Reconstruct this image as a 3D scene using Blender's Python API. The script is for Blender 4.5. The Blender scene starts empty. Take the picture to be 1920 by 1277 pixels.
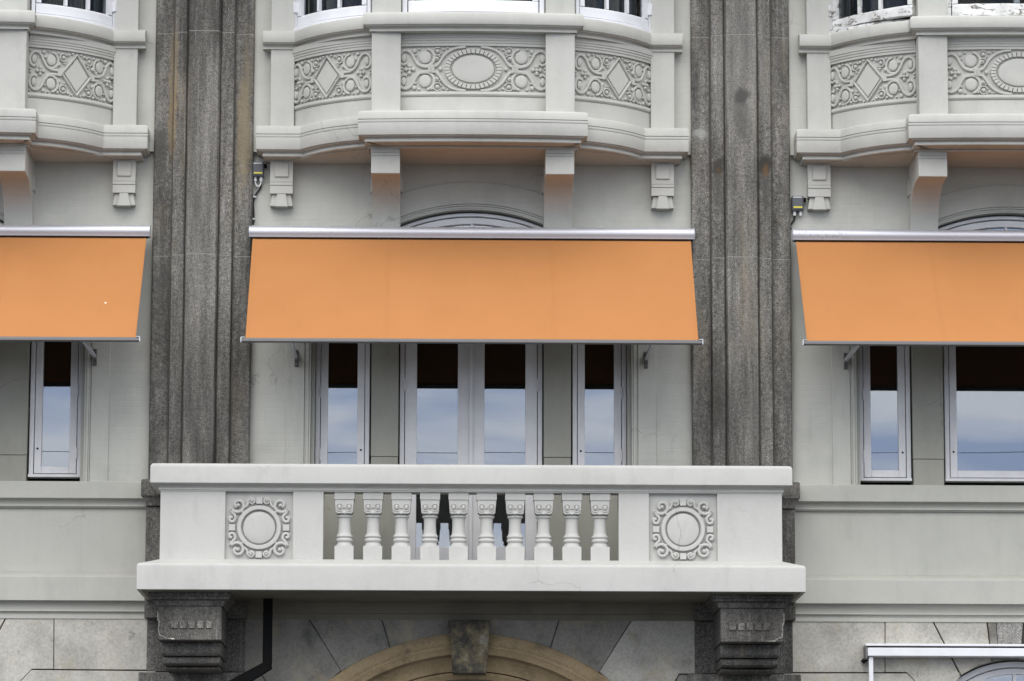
import bpy, bmesh, math, random
from mathutils import Vector, Matrix
random.seed(7)
R = math.radians
sc = bpy.context.scene
col = sc.collection

# ------------------------------------------------------------------ camera
F_PX, DIST, EYE = 7047.0, 35.2, 1.6
PITCH, YAW, ROLL = math.atan(1102.0/F_PX), 116.0/F_PX, 0.0026
cam_d = bpy.data.cameras.new('camera')
cam_d.sensor_width = 36.0
cam_d.lens = 36.0*F_PX/1920.0
cam_d.clip_end = 2000.0
cam = bpy.data.objects.new('camera', cam_d)
col.objects.link(cam)
CAM = Matrix.Translation((0, -DIST, EYE)) @ Matrix.Rotation(-YAW, 4, 'Z') @ Matrix.Rotation(R(90)+PITCH, 4, 'X') @ Matrix.Rotation(ROLL, 4, 'Z')
cam.matrix_world = CAM
sc.camera = cam

# ------------------------------------------------------------------ world (overcast) and sun
SUN_EL, SUN_ROT = 44.0, 200.0
world = bpy.data.worlds.new('World'); sc.world = world
world.use_nodes = True
nt = world.node_tree; nt.nodes.clear()
def wn(t, **k):
    n = nt.nodes.new(t)
    for a, b in k.items(): setattr(n, a, b)
    return n
wout = wn('ShaderNodeOutputWorld'); wbg = wn('ShaderNodeBackground')
sky = wn('ShaderNodeTexSky', sky_type='NISHITA', sun_disc=False)
sky.sun_elevation = R(SUN_EL); sky.sun_rotation = R(SUN_ROT); sky.air_density = 1.2; sky.dust_density = 2.0
tc = wn('ShaderNodeTexCoord'); sep = wn('ShaderNodeSeparateXYZ')
nt.links.new(tc.outputs['Generated'], sep.inputs[0])
# cloud deck: direction divided by height gives a flat layer overhead
mx = wn('ShaderNodeMath', operation='MAXIMUM'); mx.inputs[1].default_value = 0.0
nt.links.new(sep.outputs[2], mx.inputs[0])
ad = wn('ShaderNodeMath', operation='ADD'); ad.inputs[1].default_value = 0.10
nt.links.new(mx.outputs[0], ad.inputs[0])
dx = wn('ShaderNodeMath', operation='DIVIDE'); dy = wn('ShaderNodeMath', operation='DIVIDE')
nt.links.new(sep.outputs[0], dx.inputs[0]); nt.links.new(ad.outputs[0], dx.inputs[1])
nt.links.new(sep.outputs[1], dy.inputs[0]); nt.links.new(ad.outputs[0], dy.inputs[1])
cmb = wn('ShaderNodeCombineXYZ'); nt.links.new(dx.outputs[0], cmb.inputs[0]); nt.links.new(dy.outputs[0], cmb.inputs[1])
cn = wn('ShaderNodeTexNoise'); cn.inputs['Scale'].default_value = 1.9; cn.inputs['Detail'].default_value = 5.0; cn.inputs['Roughness'].default_value = 0.5; cn.inputs['Distortion'].default_value = 0.6
nt.links.new(cmb.outputs[0], cn.inputs['Vector'])
cr = wn('ShaderNodeValToRGB')
cr.color_ramp.elements[0].position = 0.41; cr.color_ramp.elements[0].color = (0.52, 0.60, 0.74, 1)
cr.color_ramp.elements[1].position = 0.55; cr.color_ramp.elements[1].color = (1.0, 0.97, 0.915, 1)
nt.links.new(cn.outputs['Fac'], cr.inputs[0])
# overcast luminance rises towards the zenith
el = wn('ShaderNodeMapRange'); el.inputs[1].default_value = 0.0; el.inputs[2].default_value = 1.0; el.inputs[3].default_value = 23.0; el.inputs[4].default_value = 26.0
nt.links.new(mx.outputs[0], el.inputs[0])
vm = wn('ShaderNodeVectorMath', operation='SCALE')
nt.links.new(cr.outputs[0], vm.inputs[0]); nt.links.new(el.outputs[0], vm.inputs['Scale'])
hz = wn('ShaderNodeMapRange'); hz.inputs[1].default_value = 0.10; hz.inputs[2].default_value = 0.34; hz.inputs[3].default_value = 1.0; hz.inputs[4].default_value = 0.0
nt.links.new(mx.outputs[0], hz.inputs[0])
tint = wn('ShaderNodeMix', data_type='RGBA', blend_type='MULTIPLY'); tint.inputs[7].default_value = (.78, .85, 1.0, 1)
nt.links.new(hz.outputs[0], tint.inputs[0]); nt.links.new(vm.outputs[0], tint.inputs[6])
mixw = wn('ShaderNodeMix', data_type='RGBA'); mixw.inputs[0].default_value = 0.93
nt.links.new(sky.outputs[0], mixw.inputs[6]); nt.links.new(tint.outputs[2], mixw.inputs[7])
nt.links.new(mixw.outputs[2], wbg.inputs[0]); wbg.inputs[1].default_value = 0.10
nt.links.new(wbg.outputs[0], wout.inputs[0])

sun_d = bpy.data.lights.new('sun', 'SUN'); sun_d.energy = 1.45; sun_d.angle = R(50); sun_d.color = (1.0, 0.955, 0.90)
sun = bpy.data.objects.new('sun', sun_d); col.objects.link(sun)
az = R(-12)   # slightly left of the camera, high
sd = Vector((math.sin(az)*math.cos(R(SUN_EL)), -math.cos(az)*math.cos(R(SUN_EL)), math.sin(R(SUN_EL))))
sun.rotation_euler = sd.to_track_quat('Z', 'Y').to_euler()
sun.location = (0, -10, 30)
sky.sun_rotation = math.atan2(sd.x, sd.y)

sc.view_settings.view_transform = 'Standard'; sc.view_settings.look = 'None'
sc.view_settings.exposure = 0.07; sc.view_settings.gamma = 1.0; sc.view_settings.use_curve_mapping = False
sc.cycles.max_bounces = 8; sc.cycles.diffuse_bounces = 5

# ------------------------------------------------------------------ measuring: where a point seen in the photo lies on a plane p metres in front of the wall
C0 = CAM.translation.copy(); CR3 = CAM.to_3x3()
def W(px, py, p=0.0):
    d = CR3 @ Vector(((px-960.0)/F_PX, -(py-638.5)/F_PX, -1.0))
    t = (-p - C0.y)/d.y
    q = C0 + d*t
    return q.x, q.z
def H(py, p=0.0, px=886): return W(px, py, p)[1]
def XX(px, p=0.0, py=640): return W(px, py, p)[0]
CX = (XX(500, .2, 150)+XX(1272, .2, 150))/2
PER = (XX(1507, .2, 150)-XX(500, .2, 150)+XX(1272, .2, 150)-XX(265, .2, 150))/2
U = 1/198.0      # metres per photo pixel on the wall

# ------------------------------------------------------------------ materials
class N:
    def __init__(s, name):
        s.m = bpy.data.materials.new(name); s.m.use_nodes = True; s.t = s.m.node_tree
        s.b = s.t.nodes['Principled BSDF']; s.pos = None
    def n(s, t, **k):
        q = s.t.nodes.new(t)
        for a, b in k.items(): setattr(q, a, b)
        return q
    def l(s, a, b): s.t.links.new(a, b)
    def vec(s, scale=(1, 1, 1)):
        g = s.pos or s.n('ShaderNodeNewGeometry'); s.pos = g
        m = s.n('ShaderNodeMapping'); m.inputs['Scale'].default_value = scale
        s.l(g.outputs['Position'], m.inputs[0]); return m.outputs[0]
    def noise(s, scale, stretch=(1, 1, 1), detail=4, rough=.55, dist=0):
        q = s.n('ShaderNodeTexNoise'); q.inputs['Scale'].default_value = scale; q.inputs['Detail'].default_value = detail
        q.inputs['Roughness'].default_value = rough; q.inputs['Distortion'].default_value = dist
        s.l(s.vec(stretch), q.inputs['Vector']); return q.outputs['Fac']
    def ramp(s, fac, *st):
        r = s.n('ShaderNodeValToRGB'); e = r.color_ramp.elements
        while len(e) < len(st): e.new(.5)
        for i, (p, c) in enumerate(st):
            e[i].position = p; e[i].color = (c, c, c, 1) if isinstance(c, (int, float)) else tuple(c)+(1,)
        s.l(fac, r.inputs[0]); return r.outputs[0]
    def mix(s, a, b, f, mode='MIX'):
        m = s.n('ShaderNodeMix', data_type='RGBA', blend_type=mode)
        for i, v in ((6, a), (7, b)):
            if hasattr(v, 'is_linked') or hasattr(v, 'links'): s.l(v, m.inputs[i])
            else: m.inputs[i].default_value = tuple(v)+(1,)
        if isinstance(f, (int, float)): m.inputs[0].default_value = f
        else: s.l(f, m.inputs[0])
        return m.outputs[2]
    def math(s, op, a, b=None, clamp=False):
        m = s.n('ShaderNodeMath', operation=op, use_clamp=clamp)
        for i, v in ((0, a), (1, b)):
            if v is None: continue
            if isinstance(v, (int, float)): m.inputs[i].default_value = v
            else: s.l(v, m.inputs[i])
        return m.outputs[0]
    def spot(s, x, z, rx, rz, wob=.25):
        """soft blot of real staining round a point of the facade: 1 in its middle, 0 outside"""
        g = s.pos or s.n('ShaderNodeNewGeometry'); s.pos = g
        sp = s.n('ShaderNodeSeparateXYZ'); s.l(g.outputs['Position'], sp.inputs[0])
        a = s.math('DIVIDE', s.math('SUBTRACT', sp.outputs[0], x), rx)
        b = s.math('DIVIDE', s.math('SUBTRACT', sp.outputs[2], z), rz)
        d = s.math('SQRT', s.math('ADD', s.math('MULTIPLY', a, a), s.math('MULTIPLY', b, b)))
        nn = s.noise(14, detail=3)
        d = s.math('ADD', d, s.math('MULTIPLY', s.math('SUBTRACT', nn, .5), wob*4))
        r = s.n('ShaderNodeMapRange', interpolation_type='SMOOTHSTEP'); s.l(d, r.inputs[0])
        r.inputs[1].default_value = 1.0; r.inputs[2].default_value = .35; r.inputs[3].default_value = 0; r.inputs[4].default_value = 1
        return r.outputs[0]
    def bump(s, h, strength=.3, dist=.01, prev=None):
        b = s.n('ShaderNodeBump'); b.inputs['Strength'].default_value = strength; b.inputs['Distance'].default_value = dist
        s.l(h, b.inputs['Height'])
        if prev is not None: s.l(prev, b.inputs['Normal'])
        return b.outputs[0]
    def done(s, color=None, rough=.7, normal=None, metal=0, spec=.4):
        if color is not None:
            if hasattr(color, 'links'): s.l(color, s.b.inputs['Base Color'])
            else: s.b.inputs['Base Color'].default_value = tuple(color)+(1,)
        if hasattr(rough, 'links'): s.l(rough, s.b.inputs['Roughness'])
        else: s.b.inputs['Roughness'].default_value = rough
        s.b.inputs['Metallic'].default_value = metal
        s.b.inputs['Specular IOR Level'].default_value = spec
        if normal is not None: s.l(normal, s.b.inputs['Normal'])
        return s.m

def paint(name, c, brick=0.0, blot=.06, rough=.72, streak=.02):
    s = N(name)
    lo = tuple(v*(1-blot*2.2) for v in c); hi = tuple(min(1, v*(1+blot*.7)) for v in c)
    base = s.ramp(s.noise(1.7, detail=6, rough=.6), (.32, lo), (.52, c), (.75, hi))
    st = s.ramp(s.noise(9, (1, 1, .07), detail=5), (.50, 1.0), (.72, 1-streak*2), (.9, 1-streak*4))
    base = s.mix(base, st, 1.0, 'MULTIPLY')
    pit = s.ramp(s.noise(26, detail=2), (.77, 1.0), (.82, .72))      # small pits and knocks in the paint
    base = s.mix(base, pit, .7, 'MULTIPLY')
    gr = s.ramp(s.noise(4.5, (1, 1, .35), detail=8, rough=.72), (.54, 1.0), (.66, .93), (.80, .80))
    base = s.mix(base, gr, 1.0, 'MULTIPLY')
    vo = s.n('ShaderNodeTexVoronoi', feature='DISTANCE_TO_EDGE'); vo.inputs['Scale'].default_value = .75
    wv = s.n('ShaderNodeTexNoise'); wv.inputs['Scale'].default_value = 3.5; wv.inputs['Detail'].default_value = 6
    s.l(s.vec(), wv.inputs['Vector'])
    ad_ = s.n('ShaderNodeVectorMath', operation='MULTIPLY_ADD'); s.l(wv.outputs['Color'], ad_.inputs[0]); ad_.inputs[1].default_value = (.5, .5, .5); s.l(s.vec(), ad_.inputs[2])
    s.l(ad_.outputs[0], vo.inputs['Vector'])
    ck = s.ramp(vo.outputs['Distance'], (.0, 1.0), (.0045, 0.0))
    ckm = s.ramp(s.noise(.9, detail=2), (.52, 0.0), (.60, .5))
    base = s.mix(base, (.12, .115, .10), s.math('MULTIPLY', ck, ckm))
    hgt = s.bump(s.noise(42, detail=5, rough=.65), .22, .006)
    hgt = s.bump(s.noise(5, detail=3), .25, .02, hgt)
    if brick:
        w = s.n('ShaderNodeTexBrick'); w.inputs['Scale'].default_value = 1.0
        w.inputs['Brick Width'].default_value = .22; w.inputs['Row Height'].default_value = .062; w.inputs['Mortar Size'].default_value = .0045
        w.inputs['Mortar Smooth'].default_value = .5
        g = s.pos; sp = s.n('ShaderNodeSeparateXYZ'); s.l(g.outputs['Position'], sp.inputs[0])
        cb = s.n('ShaderNodeCombineXYZ'); s.l(sp.outputs[0], cb.inputs[0]); s.l(sp.outputs[2], cb.inputs[1])
        s.l(cb.outputs[0], w.inputs['Vector'])
        msk = s.ramp(s.noise(1.1, detail=3), (.35, .0), (.62, 1.0))
        hh = s.math('MULTIPLY', w.outputs['Fac'], msk)
        hh = s.math('MULTIPLY', hh, -1.0)
        hgt = s.bump(hh, brick, .006, hgt)
    return s.done(base, rough, hgt, spec=.3)

def granite(name, c=(.146, .139, .126), spots=(), streak=.85, dark=1.0):
    s = N(name)
    c = tuple(v*dark for v in c)
    sp = s.ramp(s.noise(110, detail=3, rough=.8), (.36, tuple(v*.40 for v in c)), (.50, c), (.62, tuple(v*1.9 for v in c)))
    sp2 = s.ramp(s.noise(34, detail=4, rough=.7), (.34, .62), (.52, 1.0), (.68, 1.30))
    b = s.mix(sp, sp2, 1.0, 'MULTIPLY')
    v1 = s.ramp(s.noise(15, (1, 1, .09), detail=6, rough=.6), (.34, .58), (.47, .88), (.57, 1.05), (.66, 1.4))
    b = s.mix(b, v1, streak, 'MULTIPLY')
    v2 = s.ramp(s.noise(1.3, (1.5, 1, .4), detail=7, rough=.65), (.36, .42), (.50, 1.0), (.62, 1.35))
    b = s.mix(b, v2, .85, 'MULTIPLY')
    v3 = s.ramp(s.noise(38, (1, 1, .022), detail=5, rough=.6), (.56, 0.0), (.67, .75))
    v4 = s.ramp(s.noise(3.5, (1, 1, .5), detail=3), (.46, 0.0), (.60, 1.0))
    gl_ = s.ramp(s.noise(90, (1, 1, .5), detail=2), (.42, .2), (.6, 1.0))
    b = s.mix(b, (.30, .29, .27), s.math('MULTIPLY', s.math('MULTIPLY', v3, v4), gl_))
    och = s.ramp(s.noise(2.2, (1.6, 1, .35), detail=6, rough=.62), (.56, 0.0), (.70, .38))
    b = s.mix(b, (.22, .175, .115), och)
    for (x, z, rx, rz, cc, a) in spots:
        f = s.math('MULTIPLY', s.spot(x, z, rx, rz), a)
        b = s.mix(b, cc, f)
    n = s.bump(s.noise(85, detail=3, rough=.75), .45, .008)
    n = s.bump(s.noise(14, (1, 1, .4), detail=5), .35, .02, n)
    return s.done(b, .85, n, spec=.25)

def limestone(name, c, stain=.5, low=.50):
    s = N(name)
    b = s.ramp(s.noise(2.6, detail=8, rough=.62), (.30, tuple(v*low for v in c)), (.47, c), (.70, tuple(v*1.25 for v in c)))
    f = s.ramp(s.noise(45, detail=4, rough=.7), (.35, .82), (.6, 1.06))
    b = s.mix(b, f, 1.0, 'MULTIPLY')
    och = s.ramp(s.noise(3.4, (1, 1, .8), detail=6, rough=.6, dist=.6), (.54, 0.0), (.70, stain))
    b = s.mix(b, (.42, .35, .22), och)
    blk = s.ramp(s.noise(6.0, (1, 1, .6), detail=8, rough=.7), (.64, 0.0), (.74, .7))
    b = s.mix(b, (.07, .07, .06), blk)
    pits = s.ramp(s.noise(75, detail=2), (.70, 1.0), (.76, .5))
    b = s.mix(b, pits, 1.0, 'MULTIPLY')
    n = s.bump(s.noise(50, detail=5, rough=.7), .3, .008)
    return s.done(b, .85, n, spec=.25)

WALLC = (.420, .417, .375)
M = {}
M['wall'] = paint('wall_paint', (.455, .452, .408), brick=.32)
M['trim'] = paint('trim_paint', (.450, .446, .412), blot=.045)
M['balcony'] = paint('balcony_paint', (.455, .451, .425), blot=.03, streak=.015)
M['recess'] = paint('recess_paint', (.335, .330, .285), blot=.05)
M['soffit'] = paint('dark_soffit_plaster', (.20, .185, .145), blot=.12)  # darker, browner plaster for the balcony underside and the string course below it
M['smooth_wall'] = paint('smooth_wall_paint', WALLC, blot=.035)
M['granite'] = granite('granite')
ZT = H(-170, 1.0)
rx = lambda px, py: W(px, py, .25)
a1 = rx(1390, 180); a2 = rx(1347, 308); a3 = rx(1436, 306); a4 = rx(1390, 215); a5 = rx(1437, 345); a6 = rx(1347, 345); a7 = rx(1316, 245); a8 = rx(1437, 318); a9 = rx(1349, 316)
d1 = rx(1395, 790); d2 = rx(1345, 720); d3 = rx(1395, 120)
M['granite_right'] = granite('granite_with_anchor_stains', spots=(
    (a4[0], a4[1], .10, .34, (.055, .053, .048), .6), (a1[0], a1[1], .105, .11, (.018, .017, .015), .92),
    (a6[0], a6[1], .085, .35, (.07, .068, .06), .55), (a2[0], a2[1], .085, .11, (.045, .042, .036), .85), (a9[0], a9[1], .03, .05, (.10, .06, .03), .6),
    (a5[0], a5[1], .085, .42, (.06, .058, .052), .65), (a3[0], a3[1], .095, .12, (.040, .037, .030), .9), (a8[0], a8[1], .04, .09, (.15, .085, .04), .6),
    (a7[0], a7[1], .09, .06, (.36, .36, .33), .6), (d1[0], d1[1], .7, 1.0, (.05, .048, .045), .25), (d2[0], d2[1], .15, .9, (.045, .044, .04), .35), (d3[0], d3[1], .5, .8, (.24, .235, .22), .25)))
c1 = rx(370, 740); c2 = rx(305, 560); c3 = rx(1395, 790); c4 = rx(1345, 700); c5 = rx(380, 350)
b1 = rx(312, 130); b2 = rx(455, 240); b3 = rx(305, 270); b4 = rx(312, 220)
M['granite_left'] = granite('granite_with_ochre_stains', spots=(
    (b1[0]+.06, b1[1], .07, .62, (.26, .20, .125), .55), (b4[0]+.05, b4[1], .06, .5, (.27, .20, .11), .6),
    (b2[0], b2[1], .09, .8, (.27, .215, .13), .6), (b3[0]-.04, b3[1], .10, .30, (.07, .068, .062), .7), (c1[0], c1[1], .75, 1.5, (.055, .053, .049), .22), (c2[0], c2[1], .12, 1.0, (.045, .044, .040), .5), (c5[0], c5[1], .25, 1.2, (.20, .195, .18), .12)))
M['granite_dark'] = granite('granite_sooty', dark=.72, streak=.4)
M['granite_chip'] = granite('granite_fresh_break', c=(.36, .345, .31), streak=.1)
M['granite_plain'] = granite('granite_keystone', c=(.22, .215, .20), streak=.05)
M['stone'] = limestone('limestone', (.235, .225, .198), .5)
M['stone2'] = limestone('limestone_warm', (.42, .405, .36), .55, .74)
M['sandstone'] = limestone('sandstone', (.33, .25, .145), .3)
M['mortar'] = N('pale_mortar').done((.30, .29, .26), .95)
M['joint'] = N('dark_joint').done((.05, .048, .044), .95)
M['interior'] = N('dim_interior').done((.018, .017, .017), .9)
s = N('white_frame_paint')
M['frame'] = s.done(s.ramp(s.noise(6, detail=4), (.35, (.60, .595, .60)), (.65, (.66, .655, .66))), .35, s.bump(s.noise(30), .05, .004))
s = N('bright_white_paint')
M['white'] = s.done(s.ramp(s.noise(5, detail=4), (.35, (.66, .66, .685)), (.65, (.72, .72, .745))), .35, s.bump(s.noise(30), .05, .004))
s = N('peeling_white_paint')
pk = s.ramp(s.noise(9, (1, 1, 2.2), detail=7, rough=.72, dist=1.2), (.575, 0.0), (.59, 1.0))
M['peel'] = s.done(s.mix(s.ramp(s.noise(5, detail=4), (.35, (.52, .52, .50)), (.6, (.68, .68, .67))), s.ramp(s.noise(40, detail=3), (.4, (.14, .125, .105)), (.6, (.34, .32, .28))), pk), .7, s.bump(s.math('SUBTRACT', 1.0, pk), .9, .006))
s = N('brushed_aluminium')
dirt = s.ramp(s.noise(60, (1, 1, .5), detail=5, rough=.75), (.52, 0.0), (.66, 1.0))
dm = s.ramp(s.noise(1.15, detail=2), (.50, 0.0), (.66, .75))
M['alu'] = s.done(s.mix((.54, .545, .585), (.16, .15, .14), s.math('MULTIPLY', dirt, dm)), .52, s.bump(s.noise(90), .04, .003), metal=.6, spec=.4)
M['alu_dark'] = N('grey_aluminium').done((.16, .155, .155), .45, metal=.6)
M['black'] = N('black_painted_metal').done((.004, .004, .004), .7, spec=.15)
M['rubber'] = N('black_rubber').done((.014, .014, .015), .6)
M['boxgrey'] = N('grey_plastic').done((.075, .08, .09), .45)
M['yellow'] = N('yellow_label').done((.62, .55, .06), .6)
M['plastic'] = N('light_plastic').done((.60, .60, .60), .5)
s = N('ground_asphalt')
M['ground'] = s.done(s.ramp(s.noise(3, detail=6), (.3, (.028, .028, .027)), (.7, (.045, .044, .042))), .9, s.bump(s.noise(60), .3, .01))
s = N('paving_slabs')
M['paving'] = s.done(s.ramp(s.noise(4, detail=6), (.3, (.075, .073, .07)), (.7, (.10, .098, .094))), .9, s.bump(s.noise(60), .3, .01))
s = N('curtain_cloth')
M['curtain'] = s.done((.22, .23, .24), .9)
s = N('dark_curtain_cloth')
M['curtain_dark'] = s.done((.030, .034, .045), .9)

def fabric(name, spots=()):
    s = N(name)
    b = s.ramp(s.noise(1.3, (1, 1, .7), detail=5), (.30, (.386, .166, .056)), (.55, (.402, .174, .060)), (.75, (.414, .180, .063)))
    d = s.ramp(s.noise(7, (1, 1, .12), detail=6), (.55, 1.0), (.85, .95))
    b = s.mix(b, d, 1.0, 'MULTIPLY')
    for (x, z, r_, c_) in spots: b = s.mix(b, c_, s.spot(x, z, r_, r_, .05))
    n = s.bump(s.noise(260, (1, 1, .5), detail=2), .12, .002)
    n = s.bump(s.noise(1.6, (1.4, 1, .35), detail=2), .35, .03, n)
    return s.done(b, .82, n, spec=.2)
M['fabric'] = fabric('orange_awning_cloth')
M['fabric_back'] = N('awning_cloth_shaded_reverse').done((.10, .045, .018), .9)  # shade under the awning put into the colour, darker than the upper face
bx_, bz_ = W(198, 568, .85)
M['fabric_spot'] = fabric('orange_awning_cloth_with_dropping', ((bx_, bz_, .012, (.85, .75, .62)),))

s = N('window_glass')     # coated glazing: part mirror, part clear
for q in list(s.t.nodes):
    if q.type == 'BSDF_PRINCIPLED': s.t.nodes.remove(q)
gl = s.n('ShaderNodeBsdfGlossy'); gl.inputs['Roughness'].default_value = 0.004; gl.inputs['Color'].default_value = (.96, .97, 1, 1)
tr = s.n('ShaderNodeBsdfTransparent'); tr.inputs['Color'].default_value = (.72, .76, .78, 1)
fr = s.n('ShaderNodeFresnel'); fr.inputs['IOR'].default_value = 2.35
ms = s.n('ShaderNodeMixShader'); s.l(fr.outputs[0], ms.inputs[0]); s.l(tr.outputs[0], ms.inputs[1]); s.l(gl.outputs[0], ms.inputs[2])
bn = s.bump(s.noise(1.2, detail=1), .02, .02); s.l(bn, gl.inputs['Normal'])
s.l(ms.outputs[0], [q for q in s.t.nodes if q.type == 'OUTPUT_MATERIAL'][0].inputs[0])
M['glass'] = s.m
s = N('clear_window_glass')
for q in list(s.t.nodes):
    if q.type == 'BSDF_PRINCIPLED': s.t.nodes.remove(q)
gl = s.n('ShaderNodeBsdfGlossy'); gl.inputs['Roughness'].default_value = 0.004
tr = s.n('ShaderNodeBsdfTransparent'); tr.inputs['Color'].default_value = (.8, .83, .85, 1)
fr = s.n('ShaderNodeFresnel'); fr.inputs['IOR'].default_value = 1.25
ms = s.n('ShaderNodeMixShader'); s.l(fr.outputs[0], ms.inputs[0]); s.l(tr.outputs[0], ms.inputs[1]); s.l(gl.outputs[0], ms.inputs[2])
s.l(ms.outputs[0], [q for q in s.t.nodes if q.type == 'OUTPUT_MATERIAL'][0].inputs[0])
M['glass_clear'] = s.m

# ------------------------------------------------------------------ mesh builder
class MB:
    def __init__(s): s.v = []; s.f = []
    def pt(s, x, p, z): s.v.append((x, -p, z)); return len(s.v)-1
    def box(s, x0, x1, p0, p1, z0, z1):
        i = len(s.v)
        for x in (x0, x1):
            for p in (p0, p1):
                for z in (z0, z1): s.pt(x, p, z)
        for q in ((0, 1, 3, 2), (4, 6, 7, 5), (0, 4, 5, 1), (2, 3, 7, 6), (0, 2, 6, 4), (1, 5, 7, 3)): s.f.append([i+k for k in q])
        return s
    def prism_xz(s, pts, p0, p1):
        """polygon in the facade plane, given thickness"""
        i = len(s.v); n = len(pts)
        for p in (p0, p1):
            for x, z in pts: s.pt(x, p, z)
        s.f.append([i+k for k in range(n)]); s.f.append([i+n+k for k in reversed(range(n))])
        for k in range(n):
            j = (k+1) % n; s.f.append([i+k, i+j, i+n+j, i+n+k])
        return s
    def prism_pz(s, pts, x0, x1):
        i = len(s.v); n = len(pts)
        for x in (x0, x1):
            for p, z in pts: s.pt(x, p, z)
        s.f.append([i+k for k in range(n)]); s.f.append([i+n+k for k in reversed(range(n))])
        for k in range(n):
            j = (k+1) % n; s.f.append([i+k, i+j, i+n+j, i+n+k])
        return s
    def prism_xp(s, pts, z0, z1):
        i = len(s.v); n = len(pts)
        for z in (z0, z1):
            for x, p in pts: s.pt(x, p, z)
        s.f.append([i+k for k in range(n)]); s.f.append([i+n+k for k in reversed(range(n))])
        for k in range(n):
            j = (k+1) % n; s.f.append([i+k, i+j, i+n+j, i+n+k])
        return s
    def frustum(s, xa0, xa1, za, xb0, xb1, zb, p0, p1, chamfer=0):
        return s.prism_xz([(xa0, za), (xa1, za), (xb1, zb), (xb0, zb)], p0, p1)
    def sweep(s, path, prof):
        """closed profile (offset outwards, z) carried along a plan path (x, p)"""
        n = len(path); m = len(prof); base = len(s.v)
        for k in range(n):
            x, p = path[k]
            def nr(a, b):
                d = (b[0]-a[0], b[1]-a[1]); L = math.hypot(*d) or 1e-9
                return (-d[1]/L, d[0]/L)
            n1 = nr(path[k-1], path[k]) if k else None
            n2 = nr(path[k], path[k+1]) if k < n-1 else None
            if n1 is None: nn, sc_ = n2, 1
            elif n2 is None: nn, sc_ = n1, 1
            else:
                nx, ny = n1[0]+n2[0], n1[1]+n2[1]; L = math.hypot(nx, ny) or 1e-9
                nn = (nx/L, ny/L); sc_ = 1/max(.3, nn[0]*n1[0]+nn[1]*n1[1])
            for o, z in prof: s.pt(x+nn[0]*o*sc_, p+nn[1]*o*sc_, z)
        for k in range(n-1):
            for j in range(m):
                a = base+k*m+j; b = base+k*m+(j+1) % m
                s.f.append([a, b, b+m, a+m])
        s.f.append([base+j for j in range(m)]); s.f.append([base+(n-1)*m+j for j in reversed(range(m))])
        return s
    def ring(s, cx, cz, prof, a0, a1, n=48):
        """closed profile (radius, p) turned about a horizontal axis through the wall"""
        m = len(prof); base = len(s.v); full = abs(a1-a0) > 359.9
        K = n if full else n+1
        for k in range(K):
            a = R(a0+(a1-a0)*k/n)
            for r_, p in prof: s.pt(cx+r_*math.cos(a), p, cz+r_*math.sin(a))
        for k in range(n):
            k2 = (k+1) % K
            for j in range(m):
                s.f.append([base+k*m+j, base+k*m+(j+1) % m, base+k2*m+(j+1) % m, base+k2*m+j])
        if not full:
            s.f.append([base+j for j in range(m)]); s.f.append([base+n*m+j for j in reversed(range(m))])
        return s
    def lathe(s, cx, cp, prof, n=20):
        base = len(s.v); m = len(prof)
        for k in range(n):
            a = 2*math.pi*k/n
            for r_, z in prof: s.pt(cx+r_*math.cos(a), cp+r_*math.sin(a), z)
        for k in range(n):
            k2 = (k+1) % n
            for j in range(m-1): s.f.append([base+k*m+j, base+k*m+j+1, base+k2*m+j+1, base+k2*m+j])
        s.f.append([base+k*m for k in range(n)]); s.f.append([base+k*m+m-1 for k in reversed(range(n))])
        return s
    def tube(s, pts, r, n=8, square=False):
        pts = [Vector(q) for q in pts]; base = len(s.v); n = 4 if square else n
        prev = None
        for k, q in enumerate(pts):
            t = (pts[min(k+1, len(pts)-1)]-pts[max(k-1, 0)]).normalized()
            if prev is None: up = Vector((0, 0, 1)) if abs(t.z) < .9 else Vector((0, 1, 0))
            else: up = prev
            a = t.cross(up).normalized(); b = a.cross(t).normalized(); prev = b
            for j in range(n):
                th = 2*math.pi*(j+(.5 if square else 0))/n
                w = q+a*math.cos(th)*r+b*math.sin(th)*r
                s.v.append(tuple(w))
        for k in range(len(pts)-1):
            for j in range(n):
                s.f.append([base+k*n+j, base+k*n+(j+1) % n, base+(k+1)*n+(j+1) % n, base+(k+1)*n+j])
        s.f.append([base+j for j in range(n)]); s.f.append([base+(len(pts)-1)*n+j for j in reversed(range(n))])
        return s
    # relief carving: f(u, v, h) gives the point h in front of the carved ground
    def ribbon(s, pts, w, h, f, closed=False, flat=.15):
        n = len(pts); base = len(s.v)
        cs = ((-.5, -.15), (-.44, .75), (-flat, 1.0), (flat, 1.0), (.44, .75), (.5, -.15))
        for k in range(n):
            a = pts[(k-1) % n] if closed or k else pts[0]
            b = pts[(k+1) % n] if closed or k < n-1 else pts[-1]
            d = (b[0]-a[0], b[1]-a[1]); L = math.hypot(*d) or 1e-9; nx, ny = -d[1]/L, d[0]/L
            for o, hh in cs: s.v.append(f(pts[k][0]+nx*o*w, pts[k][1]+ny*o*w, hh*h))
        for k in range(n if closed else n-1):
            k2 = (k+1) % n
            for j in range(5): s.f.append([base+k*6+j, base+k*6+j+1, base+k2*6+j+1, base+k2*6+j])
        if not closed:
            s.f.append([base+j for j in range(6)]); s.f.append([base+(n-1)*6+j for j in reversed(range(6))])
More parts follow.
